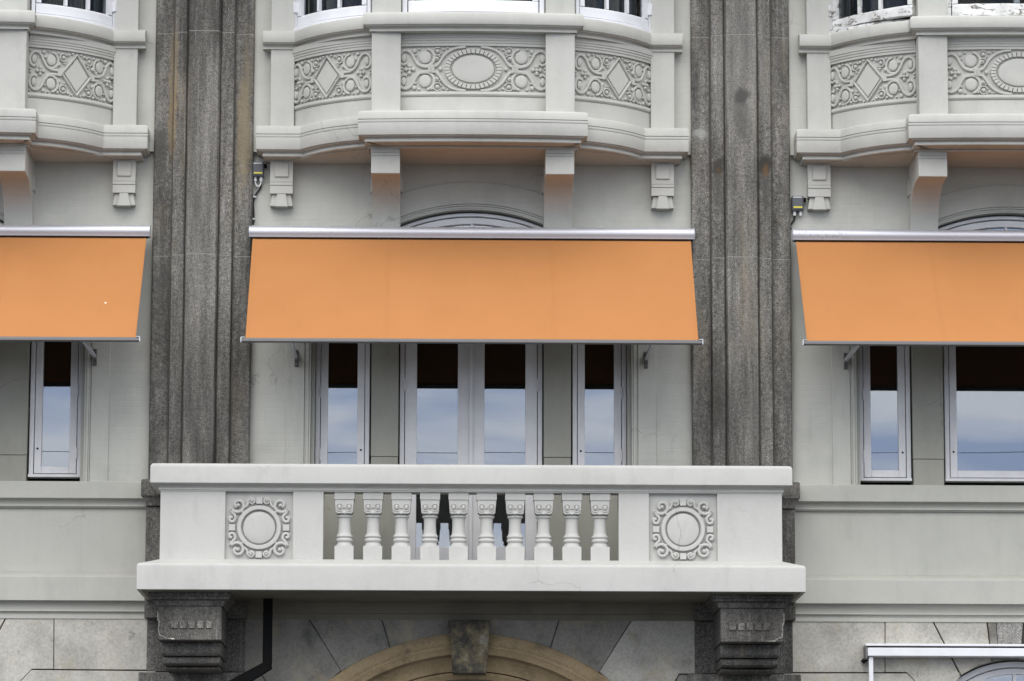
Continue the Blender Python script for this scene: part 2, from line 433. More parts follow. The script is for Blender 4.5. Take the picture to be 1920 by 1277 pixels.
    def disc(s, cu, cv, ru, rv, h, f, dome=.15, n=18):
        base = len(s.v)
        rr = ((1, -.1), (.93, .8), (.80, 1.0), (.4, 1+dome*.7))
        for q, hh in rr:
            for k in range(n):
                a = 2*math.pi*k/n; s.v.append(f(cu+ru*q*math.cos(a), cv+rv*q*math.sin(a), hh*h))
        for i in range(3):
            for k in range(n): s.f.append([base+i*n+k, base+i*n+(k+1) % n, base+(i+1)*n+(k+1) % n, base+(i+1)*n+k])
        s.v.append(f(cu, cv, h*(1+dome))); c = len(s.v)-1
        for k in range(n): s.f.append([base+3*n+k, base+3*n+(k+1) % n, c])
    def plate(s, pts, h, f, inset=.12):
        n = len(pts); base = len(s.v)
        cu = sum(q[0] for q in pts)/n; cv = sum(q[1] for q in pts)/n
        for q in pts: s.v.append(f(q[0], q[1], -.1*h))
        for q in pts: s.v.append(f(q[0]+(cu-q[0])*inset, q[1]+(cv-q[1])*inset, h))
        for k in range(n): s.f.append([base+k, base+(k+1) % n, base+n+(k+1) % n, base+n+k])
        s.f.append([base+n+k for k in range(n)])
    def build(s, name, mat, parent=None, bevel=0.0, seg=2, angle=35, jitter=0.0):
        me = bpy.data.meshes.new(name)
        L = ROOTLOC.get(parent.name if parent else '', (0, 0, 0))
        me.from_pydata([(x-L[0], y-L[1], z-L[2]) for x, y, z in s.v], [], s.f)
        bm = bmesh.new(); bm.from_mesh(me)
        bmesh.ops.recalc_face_normals(bm, faces=bm.faces)
        if jitter:
            for v in bm.verts: v.co += Vector((random.uniform(-1, 1), random.uniform(-1, 1), random.uniform(-1, 1)))*jitter
        bm.to_mesh(me); bm.free()
        for q in me.polygons: q.use_smooth = True
        me.set_sharp_from_angle(angle=R(angle))
        me.materials.append(M[mat] if isinstance(mat, str) else mat)
        o = bpy.data.objects.new(name, me); col.objects.link(o)
        if parent is not None:
            o.parent = parent; ROOTLOC[o.name] = L
        if bevel:
            b = o.modifiers.new('bevel', 'BEVEL'); b.width = bevel; b.segments = seg; b.limit_method = 'ANGLE'; b.angle_limit = R(40)
        return o
ROOTLOC = {}
def thing(name, label, cat, loc=(0, 0, 0), group=None):
    o = bpy.data.objects.new(name, None); col.objects.link(o); o.location = loc; ROOTLOC[o.name] = loc
    o['label'] = label; o['category'] = cat
    if group: o['group'] = group
    o.empty_display_size = .3
    return o
def struct(o): o['kind'] = 'structure'; return o
def copy_part(o, parent, dx=0.0):
    c = o.copy(); col.objects.link(c); c.parent = parent; c.location = (o.location.x+dx, o.location.y, o.location.z)
    ROOTLOC[c.name] = ROOTLOC.get(o.name, (0, 0, 0))
    for ch in [q for q in list(o.children)]:
        copy_part(ch, c, 0.0)
    return c
def arc(a, b, sag, n=14):
    """plan arc from a to b bulging outwards (larger p) by sag"""
    out = []
    dxx, dpp = b[0]-a[0], b[1]-a[1]; L = math.hypot(dxx, dpp); nx, ny = -dpp/L, dxx/L
    for k in range(n+1):
        t = k/n; h = 4*sag*t*(1-t)
        out.append((a[0]+dxx*t+nx*h, a[1]+dpp*t+ny*h))
    return out
def mirror(path): return [(2*CX-x, p) for x, p in reversed(path)]
def path_map(path, zc):
    seg = [0]
    for i in range(1, len(path)): seg.append(seg[-1]+math.hypot(path[i][0]-path[i-1][0], path[i][1]-path[i-1][1]))
    T = seg[-1]
    def f(u, v, h):
        sv = u+T/2; i = 0
        while i < len(path)-2 and seg[i+1] < sv: i += 1
        t = (sv-seg[i])/(seg[i+1]-seg[i])
        a, b = path[i], path[i+1]; d = (b[0]-a[0], b[1]-a[1]); L = math.hypot(*d)
        x = a[0]+d[0]*t-d[1]/L*h; p = a[1]+d[1]*t+d[0]/L*h
        return (x, -p, zc+v)
    return f, T
def spiral(cu, cv, r0, r1, a0, a1, n=26, ey=1.0):
    return [(cu+(r0+(r1-r0)*k/n)*math.cos(R(a0+(a1-a0)*k/n)), cv+ey*(r0+(r1-r0)*k/n)*math.sin(R(a0+(a1-a0)*k/n))) for k in range(n+1)]
def smooth(pts, n=6):
    out = []
    P = [pts[0]]+list(pts)+[pts[-1]]
    for i in range(1, len(P)-2):
        for k in range(n):
            t = k/n
            out.append(tuple(.5*((2*P[i][j])+(-P[i-1][j]+P[i+1][j])*t+(2*P[i-1][j]-5*P[i][j]+4*P[i+1][j]-P[i+2][j])*t*t+(-P[i-1][j]+3*P[i][j]-3*P[i+1][j]+P[i+2][j])*t**3) for j in (0, 1)))
    out.append(tuple(pts[-1])); return out

def cav(o0, z0, o1, z1, n=6):
    """hollow moulding: leaves horizontally, turns down to vertical"""
    return [(o0+(o1-o0)*math.sin(k/n*math.pi/2), z0+(z1-z0)*(1-math.cos(k/n*math.pi/2))) for k in range(n+1)]
# ------------------------------------------------------------------ ground
g = MB(); g.box(-150, 150, 3.4, 260, -.5, 0.0); struct(g.build('road', 'ground'))
g = MB(); g.box(-150, 150, -1.0, 3.4, -.5, .13); struct(g.build('pavement', 'paving', bevel=.01))

# ================================================================== BUILDING
B = thing('building', 'pale grey stone and plaster facade with bow windows, dark granite pilasters and a balcony', 'building')

# ---- heights
zS = H(309, 0.0)                       # underside of the bow windows
z_sill_t, z_sill_b, z_sill_c = H(24, 1.05), H(45, 1.05), H(60, .95)
z_pan_t, z_pan_b = H(89, .84), H(172, .84)
z_c1, z_g1, z_g2, z_c2, z_c3 = H(208, 1.09), H(222, 1.09), H(228, 1.09), H(252, 1.09), H(267, 1.0)
z_band_t, z_band_b, z_band_m = H(902, .12, 100)+0, H(934, .12, 100), H(952, .04, 100)
z_str_t0, z_str_t, z_str_b, z_str_m = H(1071, .04, 100), H(1080, .16, 100), H(1126, .16, 100), H(1160, .05, 100)
zA = H(738, 0.0); RA = H(393, 0.0)-zA; RE = RA+53*U*1.0
HW = 2.085                              # half width of a bay between pilasters
JC, JS = 1.515, 1.467                   # half widths of the openings (centre, sides)

# ---- pilasters of dark granite between the bays
def pil_profile(cx):
    a = .472; q = [(-a, -.05), (-a, .085), (-a+.012, .098), (-a+.160, .105), (-a+.174, .098), (-a+.179, .068), (-a+.184, .150), (-a+.192, .168), (-.172, .176), (-.162, .166), (-.157, .128), (-.151, .214), (-.139, .236)]
    r = [(-x, p) for x, p in reversed(q)]
    return [(cx+x, p) for x, p in q+r]
def pilaster(cx, mat, name='pilaster'):
    zj = [ZT+.5, H(60, .25), H(478, .25), z_band_t+.012]
    core = MB(); core.prism_xp([(cx+(x-cx)*.992, p-.0025) for x, p in pil_profile(cx)], zj[3], zj[0])
    P = core.build(name, 'mortar', B)
    for k in range(3):
        m = MB(); m.prism_xp(pil_profile(cx), zj[k+1]+.0025, zj[k]-.0025)
        m.build('stone_block', mat, P, bevel=.004)
    # band block, moulding and dado under it
    m = MB(); m.sweep([(cx-.50, -.04), (cx-.50, .27), (cx+.50, .27), (cx+.50, -.04)],
        [(-.04, z_band_t+.010), (.012, z_band_t+.002), (.02, z_band_t-.012), (.02, z_band_b+.01), (.005, z_band_b), (-.004, z_band_b-.02), (-.022, z_band_b-.06), (-.022, z_band_m), (-.10, z_band_m)])
    m.box(cx-.45, cx+.45, -.03, .25, z_band_m, z_band_t)
    m.build('band_stone', 'granite_dark', P, bevel=.003)
    m = MB(); m.box(cx-.476, cx+.476, -.04, .22, z_str_m, z_band_m-.004); m.build('dado_stone', 'granite_dark', P, bevel=.004)
    # rough granite courses below the string course
    z = H(1261, .1)
    k = 0
    m = MB(); m.box(cx-.46, cx+.46, -.04, .06, z+.003, z_str_m-.003); m.build('backing_stone', 'granite_dark', P, bevel=.004)
    while z > .4:
        z2 = max(.13, z-.48); m = MB(); m.box(cx-.53, cx+.53, -.04, .09, z2+.004, z-.004); m.build('rough_stone', 'granite', P, bevel=.01, jitter=.003); z = z2
    return P
PC = [CX+(k+.5)*PER for k in (-2, -1, 0, 1)]
pilaster(PC[1], 'granite_left'); pilaster(PC[2], 'granite_right'); pilaster(PC[0], 'granite'); pilaster(PC[3], 'granite')

# ---- plaster wall of one bay with its arched opening
def wall_bay(cx, jw, z_open):
    m = MB(); T = .34
    spring = zA+math.sqrt(RA*RA-jw*jw)
    a0 = math.asin((spring-zA)/RA); n = 40
    inner = [(cx-jw, z_open), (cx-jw, spring)]
    for k in range(1, n): a = math.pi-a0-(math.pi-2*a0)*k/n; inner.append((cx+RA*math.cos(a), zA+RA*math.sin(a)))
    inner += [(cx+jw, spring), (cx+jw, z_open)]
    zt = zS+.10
    outer = [(cx-HW-.03, z_open), (cx-HW-.03, zt)]+[(inner[k][0], zt) for k in range(2, len(inner)-2)]+[(cx+HW+.03, zt), (cx+HW+.03, z_open)]
    outer[1] = (cx-HW-.03, zt)
    i0 = len(m.v)
    for x, z in inner: m.pt(x, 0, z)
    for x, z in outer: m.pt(x, 0, z)
    for x, z in inner: m.pt(x, -T, z)
    nn = len(inner)
    for k in range(nn-1):
        m.f.append([i0+k, i0+nn+k, i0+nn+k+1, i0+k+1])
        m.f.append([i0+k, i0+k+1, i0+2*nn+k+1, i0+2*nn+k])
    o = m.build('wall', 'wall', B)
    return o
z_floor = H(1049, .0)-.02
wall_bay(CX, JC, z_floor-.3); wl = wall_bay(CX-PER, JS, z_band_t-.04); wall_bay(CX+PER, JS, z_band_t-.04)
# wall below: parapet zone
for k in (-1, 1):
    m = MB(); m.box(CX+k*PER-HW-.03, CX+k*PER+HW+.03, -.34, .004, z_str_b-.02, z_band_t-.038); m.build('wall', 'smooth_wall', B)
# strips of wall beside the bow windows, and the wall above
for k in (-1, 0, 1):
    for sgn in (-1, 1):
        x0, x1 = sorted((CX+k*PER+sgn*1.88, CX+k*PER+sgn*(HW+.03)))
        m = MB(); m.box(x0, x1, -.1, .06, zS+.10, ZT+.4); m.build('wall', 'wall', B)
m = MB(); m.box(CX-12, CX+12, -.6, 1.0, ZT+.42, ZT+.9); m.box(CX-12, CX+12, -.6, .15, ZT+.9, ZT+4.5); m.build('upper_wall', 'trim', B)
for sgn in (-1, 1):
    x0, x1 = sorted((PC[1 if sgn < 0 else 2]+sgn*(PER+.46), CX+sgn*12))
    m = MB(); m.box(x0, x1, -.3, 0, 0, ZT+.42); m.build('end_wall', 'wall', B)
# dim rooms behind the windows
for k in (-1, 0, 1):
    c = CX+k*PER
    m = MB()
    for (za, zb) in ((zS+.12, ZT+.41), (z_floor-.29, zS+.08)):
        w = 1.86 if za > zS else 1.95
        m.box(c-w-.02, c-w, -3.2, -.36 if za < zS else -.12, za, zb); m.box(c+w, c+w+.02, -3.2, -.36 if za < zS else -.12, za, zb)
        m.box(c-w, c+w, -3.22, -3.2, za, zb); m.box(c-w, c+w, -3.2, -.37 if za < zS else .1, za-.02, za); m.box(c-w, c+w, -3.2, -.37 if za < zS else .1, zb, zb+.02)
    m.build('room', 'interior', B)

# ---- arch rings, jamb mouldings, flat strips beside the openings
def opening_trim(cx, jw, z0, ends):
    spring = zA+math.sqrt(RA*RA-jw*jw); a0 = math.degrees(math.asin((spring-zA)/RA))
    m = MB(); m.ring(cx, zA, [(RA+.055, -.01), (RA+.055, .016), (RE-.006, .016), (RE, .010), (RE, -.01)], a0, 180-a0, 48)
    o = m.build('arch_ring', 'wall', B)
    prof = [(RA+.055, -.05), (RA+.055, .0), (RA+.045, .028), (RA+.034, .028), (RA+.030, .010), (RA+.012, .006), (RA+.008, -.012), (RA, -.016), (RA-.002, -.06), (RA+.004, -.07), (RA+.01, -.07)]
    m = MB(); m.ring(cx, zA, prof, a0, 180-a0, 60)
    m.build('arch_moulding', 'trim', B)
    for sgn in (-1, 1):
        f = lambda a, b: sorted((cx+sgn*(jw+a), cx+sgn*(jw+b)))
        m = MB()
        x = f(-.035, 0); m.box(x[0], x[1], -.16, -.06, z0, spring)
        x = f(0, .020); m.box(x[0], x[1], -.05, .010, z0, spring)
        x = f(.020, .042); m.box(x[0], x[1], -.05, .020, z0, spring)
        x = f(.042, .058); m.box(x[0], x[1], -.05, .008, z0, spring)
        m.build('jamb_moulding', 'wall', B, bevel=.003)
        m = MB(); x = f(.062, .235); m.box(x[0], x[1], -.05, .016, z0, spring); m.build('jamb_strip', 'wall', B, bevel=.004)
opening_trim(CX, JC, z_floor-.29, None)
for k in (-1, 1): opening_trim(CX+k*PER, JS, z_band_t-.03, None)

# ---- string courses left and right of the balcony
for k in (-1, 1):
    c = CX+k*PER
    prof = [(-.2, z_band_t+.012), (-.02, z_band_t+.012), (.110, z_band_t), (.118, z_band_t-.008), (.118, z_band_b+.004), (.114, z_band_b), (.095, z_band_b)]+cav(.094, z_band_b-.006, .048, z_band_m+.028)+[(.054, z_band_m+.026), (.054, z_band_m+.014), (.036, z_band_m+.012), (.030, z_band_m), (-.2, z_band_m)]
    m = MB(); m.sweep([(c-HW-.01, 0), (c+HW+.01, 0)], prof); m.build('string_course', 'smooth_wall', B)
    h = z_str_b-z_str_m
    prof = [(-.2, z_str_t0), (.006, z_str_t0), (.150, z_str_t), (.158, z_str_t-.008), (.158, z_str_b+.004), (.154, z_str_b), (.126, z_str_b)]+cav(.125, z_str_b-.008, .078, z_str_b-.080)+[(.092, z_str_b-.082), (.092, z_str_b-.094)]+cav(.082, z_str_b-.096, .060, z_str_b-.125)+[(.066, z_str_b-.127), (.066, z_str_m), (-.2, z_str_m)]
    edge = c+HW+.01 if k < 0 else c-HW-.01
    x0, x1 = (c-HW-.01, PC[1]+.0) if k < 0 else (PC[2], c+HW+.01)
    m = MB(); m.sweep([(x0, 0), (x1, 0)], prof); m.build('string_course', 'smooth_wall', B)
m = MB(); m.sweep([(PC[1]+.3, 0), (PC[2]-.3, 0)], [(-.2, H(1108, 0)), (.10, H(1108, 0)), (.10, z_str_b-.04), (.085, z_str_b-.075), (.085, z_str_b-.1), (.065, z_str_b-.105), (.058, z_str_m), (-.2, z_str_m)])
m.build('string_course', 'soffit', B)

# ================================================================== bow windows
def curve_side(o0, p0, o1, p1, sag, n=16):   # left side of the bow, x rising
    return arc((CX-o0, p0), (CX-o1, p1), sag, n)
def front_path(hx, p, sag, back, n=20):
    return [(CX-hx, back)]+arc((CX-hx, p), (CX+hx, p), sag, n)+[(CX+hx, back)]

def bow_window():
    """stone parts of the bow over the centre bay; returns the part root"""
    m = MB()
    side = curve_side(1.72, .14, .93, .70, .08)
    plan = [(CX-1.95, -.08), (CX-1.95, .12)]+side+[(CX-.80, .62), (CX+.80, .62)]+mirror(side)+[(CX+1.95, .12), (CX+1.95, -.08)]
    m.prism_xp(plan, zS, zS+.10)                            # floor slab = soffit
    O = m.build('bow_window', 'trim', B)
    # plain apron behind the panels
    ap = curve_side(1.70, .13, .94, .70, .08)
    for P_ in (ap, mirror(ap)):
        m = MB(); m.sweep(P_, [(-.10, z_sill_c), (0, z_sill_c), (0, zS+.1), (-.10, zS+.1)]); m.build('apron', 'trim', O)
    fp = arc((CX-.68, .80), (CX+.68, .80), .05, 16)
    m = MB(); m.sweep(fp, [(-.10, z_sill_c), (0, z_sill_c), (0, zS+.1), (-.10, zS+.1)]); m.build('apron', 'trim', O)
    # architrave fillets over the panels and fillet below
    def arch_prof(z0):
        zb = z_pan_t+.008; h = z0-zb
        return [(-.04, z0), (.052, z0), (.052, z0-h*.42), (.044, z0-h*.44), (.044, z0-h*.60), (.036, z0-h*.62), (.036, z0-h*.78), (.028, z0-h*.80), (.028, zb), (-.04, zb)]
    lower = [(-.04, z_pan_b-.004), (.022, z_pan_b-.004), (.026, z_pan_b-.012), (.026, z_pan_b-.030), (.016, z_pan_b-.044), (.004, z_pan_b-.050), (-.04, z_pan_b-.050)]
    lo2 = [(-.04, z_pan_b-.052), (.010, z_pan_b-.052), (.010, z_c1-.02), (-.04, z_c1-.02)]
    for P_ in (ap, mirror(ap), fp):
        m = MB(); m.sweep(P_, arch_prof(z_sill_c+.012)); m.build('architrave', 'trim', O)
        m = MB(); m.sweep(P_, lower); m.build('fillet', 'trim', O)
        m = MB(); m.sweep(P_, lo2); m.build('lower_band', 'trim', O)
    # piers
    for sgn in (-1, 1):
        x0, x1 = sorted((CX+sgn*.676, CX+sgn*.950)); m = MB(); m.box(x0, x1, .52, .92, zS+.1, ZT+.4); m.build('pier', 'trim', O, bevel=.006)
        x0, x1 = sorted((CX+sgn*1.697, CX+sgn*1.925)); m = MB(); m.box(x0, x1, -.05, .190, zS+.1, ZT+.4); m.build('pier', 'trim', O, bevel=.006)
    # window sill mouldings
    def sillp(d):
        return [(-d, z_sill_t+.030), (-.02, z_sill_t+.012), (-.006, z_sill_t), (0, z_sill_t-.01), (0, z_sill_b+.006), (-.004, z_sill_b), (-.020, z_sill_b)]+cav(-.021, z_sill_b-.010, -.066, z_sill_c+.020)+[(-.060, z_sill_c+.018), (-.060, z_sill_c), (-d, z_sill_c)]
    lp = [(CX-2.00, .265)]+curve_side(1.70, .265, .985, .86, .075)
    for P_ in (lp, mirror(lp)):
        m = MB(); m.sweep(P_, sillp(.17)); m.build('sill', 'trim', O)
    m = MB(); m.sweep(front_path(1.030, 1.00, .055, .70), sillp(.17)); m.build('sill', 'trim', O)
    m = MB(); m.box(CX-.9, CX+.9, .62, .86, z_sill_c+.002, z_sill_t+.012); m.build('sill_bed', 'trim', O)
    # bottom cornice
    def corp(d):
        return [(-d, z_c1+.055), (-.03, z_c1+.012), (-.006, z_c1), (0, z_c1-.01), (0, z_g1), (-.010, z_g1-.003), (-.010, z_g1-.007), (.002, z_g1-.010), (.004, z_g1-.018), (0, z_g2), (-.006, z_g2-.003), (0, z_g2-.006), (0, z_c2+.006), (-.004, z_c2), (-.026, z_c2)]+cav(-.027, z_c2-.010, -.072, z_c3+.030)+[(-.064, z_c3+.028), (-.060, z_c3+.022), (-.060, z_c3+.006), (-.066, z_c3), (-d, z_c3)]
    zc = [(CX-2.046, -.05), (CX-2.046, .36)]+curve_side(1.63, .36, 1.00, .84, .07)
    for P_ in (zc, mirror(zc)):
        m = MB(); m.sweep(P_, corp(.26)); m.build('cornice', 'trim', O)
    m = MB(); m.sweep(front_path(1.066, 1.04, .055, .70), corp(.24)); m.build('cornice', 'trim', O)
    m = MB(); m.sweep(front_path(.985, .80, .05, .5), [(-.2, z_c3-.001), (.0, z_c3-.001), (0, z_c3-.016), (-.012, z_c3-.022), (-.02, zS+.012), (-.02, zS-.012), (-.2, zS-.012)]); m.build('soffit_moulding', 'trim', O)
    # big brackets
    zb = H(327, .78); ze = H(446, .1)
    for sgn in (-1, 1):
        x0, x1 = sorted((CX+sgn*.680, CX+sgn*.948))
        pr = [(-.02, zS-.002), (.80, zS-.002), (.80, zS-.05), (.792, zS-.053), (.80, zS-.056), (.80, zS-.078), (.792, zS-.081), (.80, zS-.084), (.80, zb+.006), (.794, zb), (.56, zb-.002)]
        for k in range(1, 15):
            a = k/14*math.pi/2; pr.append((.075+.485*(1-math.sin(a)), zb-.002-(zb-ze)*(1-math.cos(a))))
        pr.append((-.02, ze))
        m = MB(); m.prism_pz(pr, x0, x1); m.build('bracket', 'trim', O, bevel=.004)
        m = MB(); m.box(x0-.018, x1+.018, -.02, .15, H(362, .1), H(333, .1)); m.build('bracket_collar', 'trim', O, bevel=.005)
    # little pendant consoles
    za, zb_, zc_ = zS, H(365, .13), H(389, .13)
    for sgn in (-1, 1):
        c = CX+sgn*1.812
        m = MB(); zl1, zl2 = H(343.6, .13), H(349.7, .13)
        m.box(c-.108, c+.108, -.02, .128, zl1+.002, za); m.box(c-.108, c+.108, -.02, .134, zl2+.002, zl1-.001); m.box(c-.108, c+.108, -.02, .128, zb_, zl2-.001)
        m.build('pendant', 'trim', O, bevel=.002)
        m = MB(); m.box(c-.064, c+.064, .11, .146, H(334, .13), H(307.5, .13)); m.build('pendant_boss', 'trim', O, bevel=.004)
        m = MB(); m.prism_xz([(c-.040, zb_-.002), (c+.040, zb_-.002), (c+.064, zc_), (c-.064, zc_)], -.02, .125)
        m.prism_xz([(c-.088, zb_-.002), (c+.088, zb_-.002), (c+.108, zc_+.010), (c-.108, zc_+.010)], -.02, .095)
        m.build('pendant_drops', 'trim', O, bevel=.003)
    # carved panels
    zmid = (z_pan_t+z_pan_b)/2; hh = (z_pan_t-z_pan_b)/2
    f, T = path_map(fp, zmid)
    K = 1/198.0; m = MB(); ht = .027
    Q = lambda pts: [(x*K, y*K) for x, y in pts]
    m.disc(0, 0, 41*K, 27.5*K, ht*.9, f, .08, 40)
    nb = 36
    for k in range(nb):
        a = 2*math.pi*k/nb; da = .44*2*math.pi/nb
        q = [(43*K*math.cos(a-da), 29.3*K*math.sin(a-da)), (53*K*math.cos(a-da), 38.6*K*math.sin(a-da)), (53*K*math.cos(a+da), 38.6*K*math.sin(a+da)), (43*K*math.cos(a+da), 29.3*K*math.sin(a+da))]
        m.plate(q, ht*1.15, f, .09)
    for sx in (-1, 1):
        m.plate(Q([(sx*71, -8.5), (sx*71, 8.5), (sx*84, 8.5), (sx*84, -8.5)]), ht*1.1, f, .1)
        for q in (74.5, 77.5, 80.5): m.plate(Q([(sx*q-1, -8), (sx*q-1, 8), (sx*q+1, 8), (sx*q+1, -8)]), ht*1.35, f, .2)
        m.disc(sx*60.5*K, 0, 3.6*K, 4.2*K, ht, f, .3, 10)
        for (a, b) in ((0, 0), (6.5, 0), (-7, 0), (0, 6.5), (0, -6.5)): m.disc((sx*(118+a))*K, b*K, 4.0*K, 4.0*K, ht*.85, f, .4, 9)
        for sy in (-1, 1):
            mm = lambda pts: [(sx*x*K, sy*y*K) for x, y in pts]
            m.disc(sx*89*K, sy*22.5*K, 11.8*K, 12.5*K, ht*1.0, f, .06, 24)
            m.ribbon(mm(spiral(88, 22.5, 16.0, 16.6, 100, 300, 30)), 6*K, ht*.95, f, flat=.22)
            m.disc(sx*129*K, sy*22*K, 5.4*K, 8.2*K, ht, f, .2, 16)
            m.ribbon(mm(smooth([(76, 4.5), (90, 4.5), (101, 9), (108, 19), (114, 30), (123, 36.2), (132, 34), (137.5, 25), (136, 14), (129, 9.5), (123.5, 12)], 7)), 6.2*K, ht, f, flat=.22)
            m.ribbon(mm(smooth([(76, 4.5), (68, 6.5), (61.5, 14), (55, 24), (44, 34), (30, 39.6), (14, 41.5)], 7)), 5.8*K, ht, f, flat=.22)
            m.disc(sx*66*K, sy*34*K, 4.2*K, 4.2*K, ht, f, .3, 12)
            m.ribbon(mm(spiral(66, 33.5, 7.4, 7.4, -170, 130, 18)), 3.2*K, ht*.85, f, flat=.2)
            m.disc(sx*67.5*K, sy*19.5*K, 4.4*K, 4.4*K, ht*.9, f, .3, 10); m.disc(sx*67.5*K, sy*19.5*K, 1.8*K, 1.8*K, ht*1.4, f, .3, 8)
            for (a, b, r_) in ((109, 35.5, 4.6), (55, 38, 3.0), (76, 38.5, 2.6), (133.5, 3.6, 3), (107, 27, 2.6), (72, 26, 2.6), (100, 39, 2.6), (47, 40, 2.2), (137, 38.5, 2.4), (62, 24, 2.2)): m.disc(sx*a*K, sy*b*K*.98, r_*K, r_*K, ht*.85, f, .3, 9)
    m.build('carved_panel', 'trim', O)
    for P_ in (ap, mirror(ap)):
        f, T = path_map(P_, zmid); m = MB(); tw = T/2/K
        dia = [(0, 39), (31, 0), (0, -39), (-31, 0)]
        m.plate(Q([(0, 32), (25.5, 0), (0, -32), (-25.5, 0)]), ht*.75, f, .04)
        m.ribbon(Q([(a[0]+(b[0]-a[0])*t/4, a[1]+(b[1]-a[1])*t/4) for a, b in zip(dia, dia[1:]+dia[:1]) for t in range(4)]), 4.6*K, ht*1.1, f, closed=True, flat=.2)
        e = tw/95.0
        for sx in (-1, 1):
            for (a, b) in ((0, 0), (5.5, 0), (-6, 0), (0, 6), (0, -6)): m.disc(sx*(72+a)*e*K, b*K, 3.4*K, 3.6*K, ht*.85, f, .4, 8)
            m.plate(Q([(sx*31*e, -7), (sx*31*e, 7), (sx*39*e, 7), (sx*39*e, -7)]), ht*1.1, f, .12)
            for sy in (-1, 1):
                mm = lambda pts: [(sx*x*e*K, sy*y*K) for x, y in pts]
                m.disc(sx*51.5*e*K, sy*22.5*K, 9.2*K, 11.2*K, ht, f, .06, 22)
                m.ribbon(mm(spiral(51.5, 22.5, 13.8, 14.2, 95, 300, 28, 1.08)), 5.2*K, ht*.95, f, flat=.22)
                m.disc(sx*84*e*K, sy*21.5*K, 4.6*K, 8.6*K, ht, f, .2, 16)
                m.ribbon(mm(smooth([(35, 4.2), (48, 4.2), (58, 8.5), (65, 18), (70, 29), (78, 36), (86, 34.5), (91.5, 26), (90.5, 14), (84.5, 8.8), (79, 11)], 7)), 5.8*K, ht, f, flat=.22)
                m.disc(sx*27*e*K, sy*30*K, 3.6*K, 4*K, ht, f, .3, 12)
                m.ribbon(mm(spiral(27, 30, 7.4, 7.4, -150, 150, 18)), 3.4*K, ht*.85, f, flat=.2)
                for (a, b, r_) in ((36, 16.5, 4.2), (17, 37.5, 3), (9, 40, 2.4), (38, 38, 3), (92, 39, 2.2), (66, 37.5, 3.8), (91, 3, 2.4), (44, 12, 2.2), (63, 27, 2.2), (25, 19, 2.4), (57, 39.5, 2)): m.disc(sx*a*e*K, sy*b*K*.98, r_*K, r_*K, ht*.85, f, .3, 9)
        m.build('carved_panel', 'trim', O)
    return O
OR = bow_window()
for k in (-1, 1): copy_part(OR, B, k*PER)

# ---- windows of the bows (each a part of the building)
def bow_side_window(sgn, off, frame, glass='glass_clear', tilt=0.0, peel=False):
    P_ = curve_side(1.690, .135, .955, .685, .08)
    if sgn > 0: P_ = mirror(P_)
    P_ = [(x+off, p) for x, p in P_]
    m = MB(); zb = z_sill_t+.020
    J = .003 if peel else 0
    m.sweep(P_, [(-.10, zb-.01), (.050, zb-.01), (.050, zb+.028), (.036, zb+.034), (-.10, zb+.034)])
    f, T = path_map(P_, 0)
    def vert(o, a, b, h0, h1, z0, z1, lift=0):
        q = [f(a, 0, h0), f(b, 0, h0), f(b, 0, h1), f(a, 0, h1)]
        o.prism_xp([(v[0], -v[1]) for v in q], z0, z1)
    vert(m, -T/2, -T/2+.035, -.09, .035, zb+.036, ZT+.38); vert(m, T/2-.035, T/2, -.09, .035, zb+.036, ZT+.38)
    o = m.build('window', frame, B, bevel=.004, jitter=J)
    a, b = .045/T, 1-.045/T
    S = [P_[0]]
    sub = [(f(-T/2+T*(a+(b-a)*k/14), 0, 0)[0], -f(-T/2+T*(a+(b-a)*k/14), 0, 0)[1]) for k in range(15)]
    if peel and sgn < 0:
        sub = [(x+k_*.0012, p+.155*(k_/14.)**1.3) for k_, (x, p) in enumerate(sub)]
    m = MB(); zr = zb+.042
    m.sweep(sub, [(-.06, zr), (.018, zr), (.018, zr+.085), (.004, zr+.100), (-.06, zr+.100)])
    f, T_ = path_map(sub, 0); F = T_/2
    for t in (-F+.002, F-.052): vert(m, t, t+.05, -.06, .018, zr+.101, ZT+.38)
    ob = m.build('sash', frame, o, bevel=.004, jitter=J)
    for t in (1/3., 2/3.):
        c = -T/2+.095+(T-.19)*t; m = MB(); vert(m, c-.014, c+.014, -.035, .012, zr+.101, ZT+.37); m.build('glazing_bar', frame, o, bevel=.003, jitter=J)
    m = MB(); m.sweep(sub, [(-.028, zr+.09), (-.024, zr+.09), (-.024, ZT+.37), (-.028, ZT+.37)]); m.build('pane', glass, o)
    f, T = path_map(P_, 0)
    hx = -T/2+.040 if sgn < 0 else T/2-.040
    m = MB(); vert(m, hx-.012, hx+.012, .0, .055, zb+.18, zb+.29); m.build('hinge', frame, o, bevel=.003)
    return o
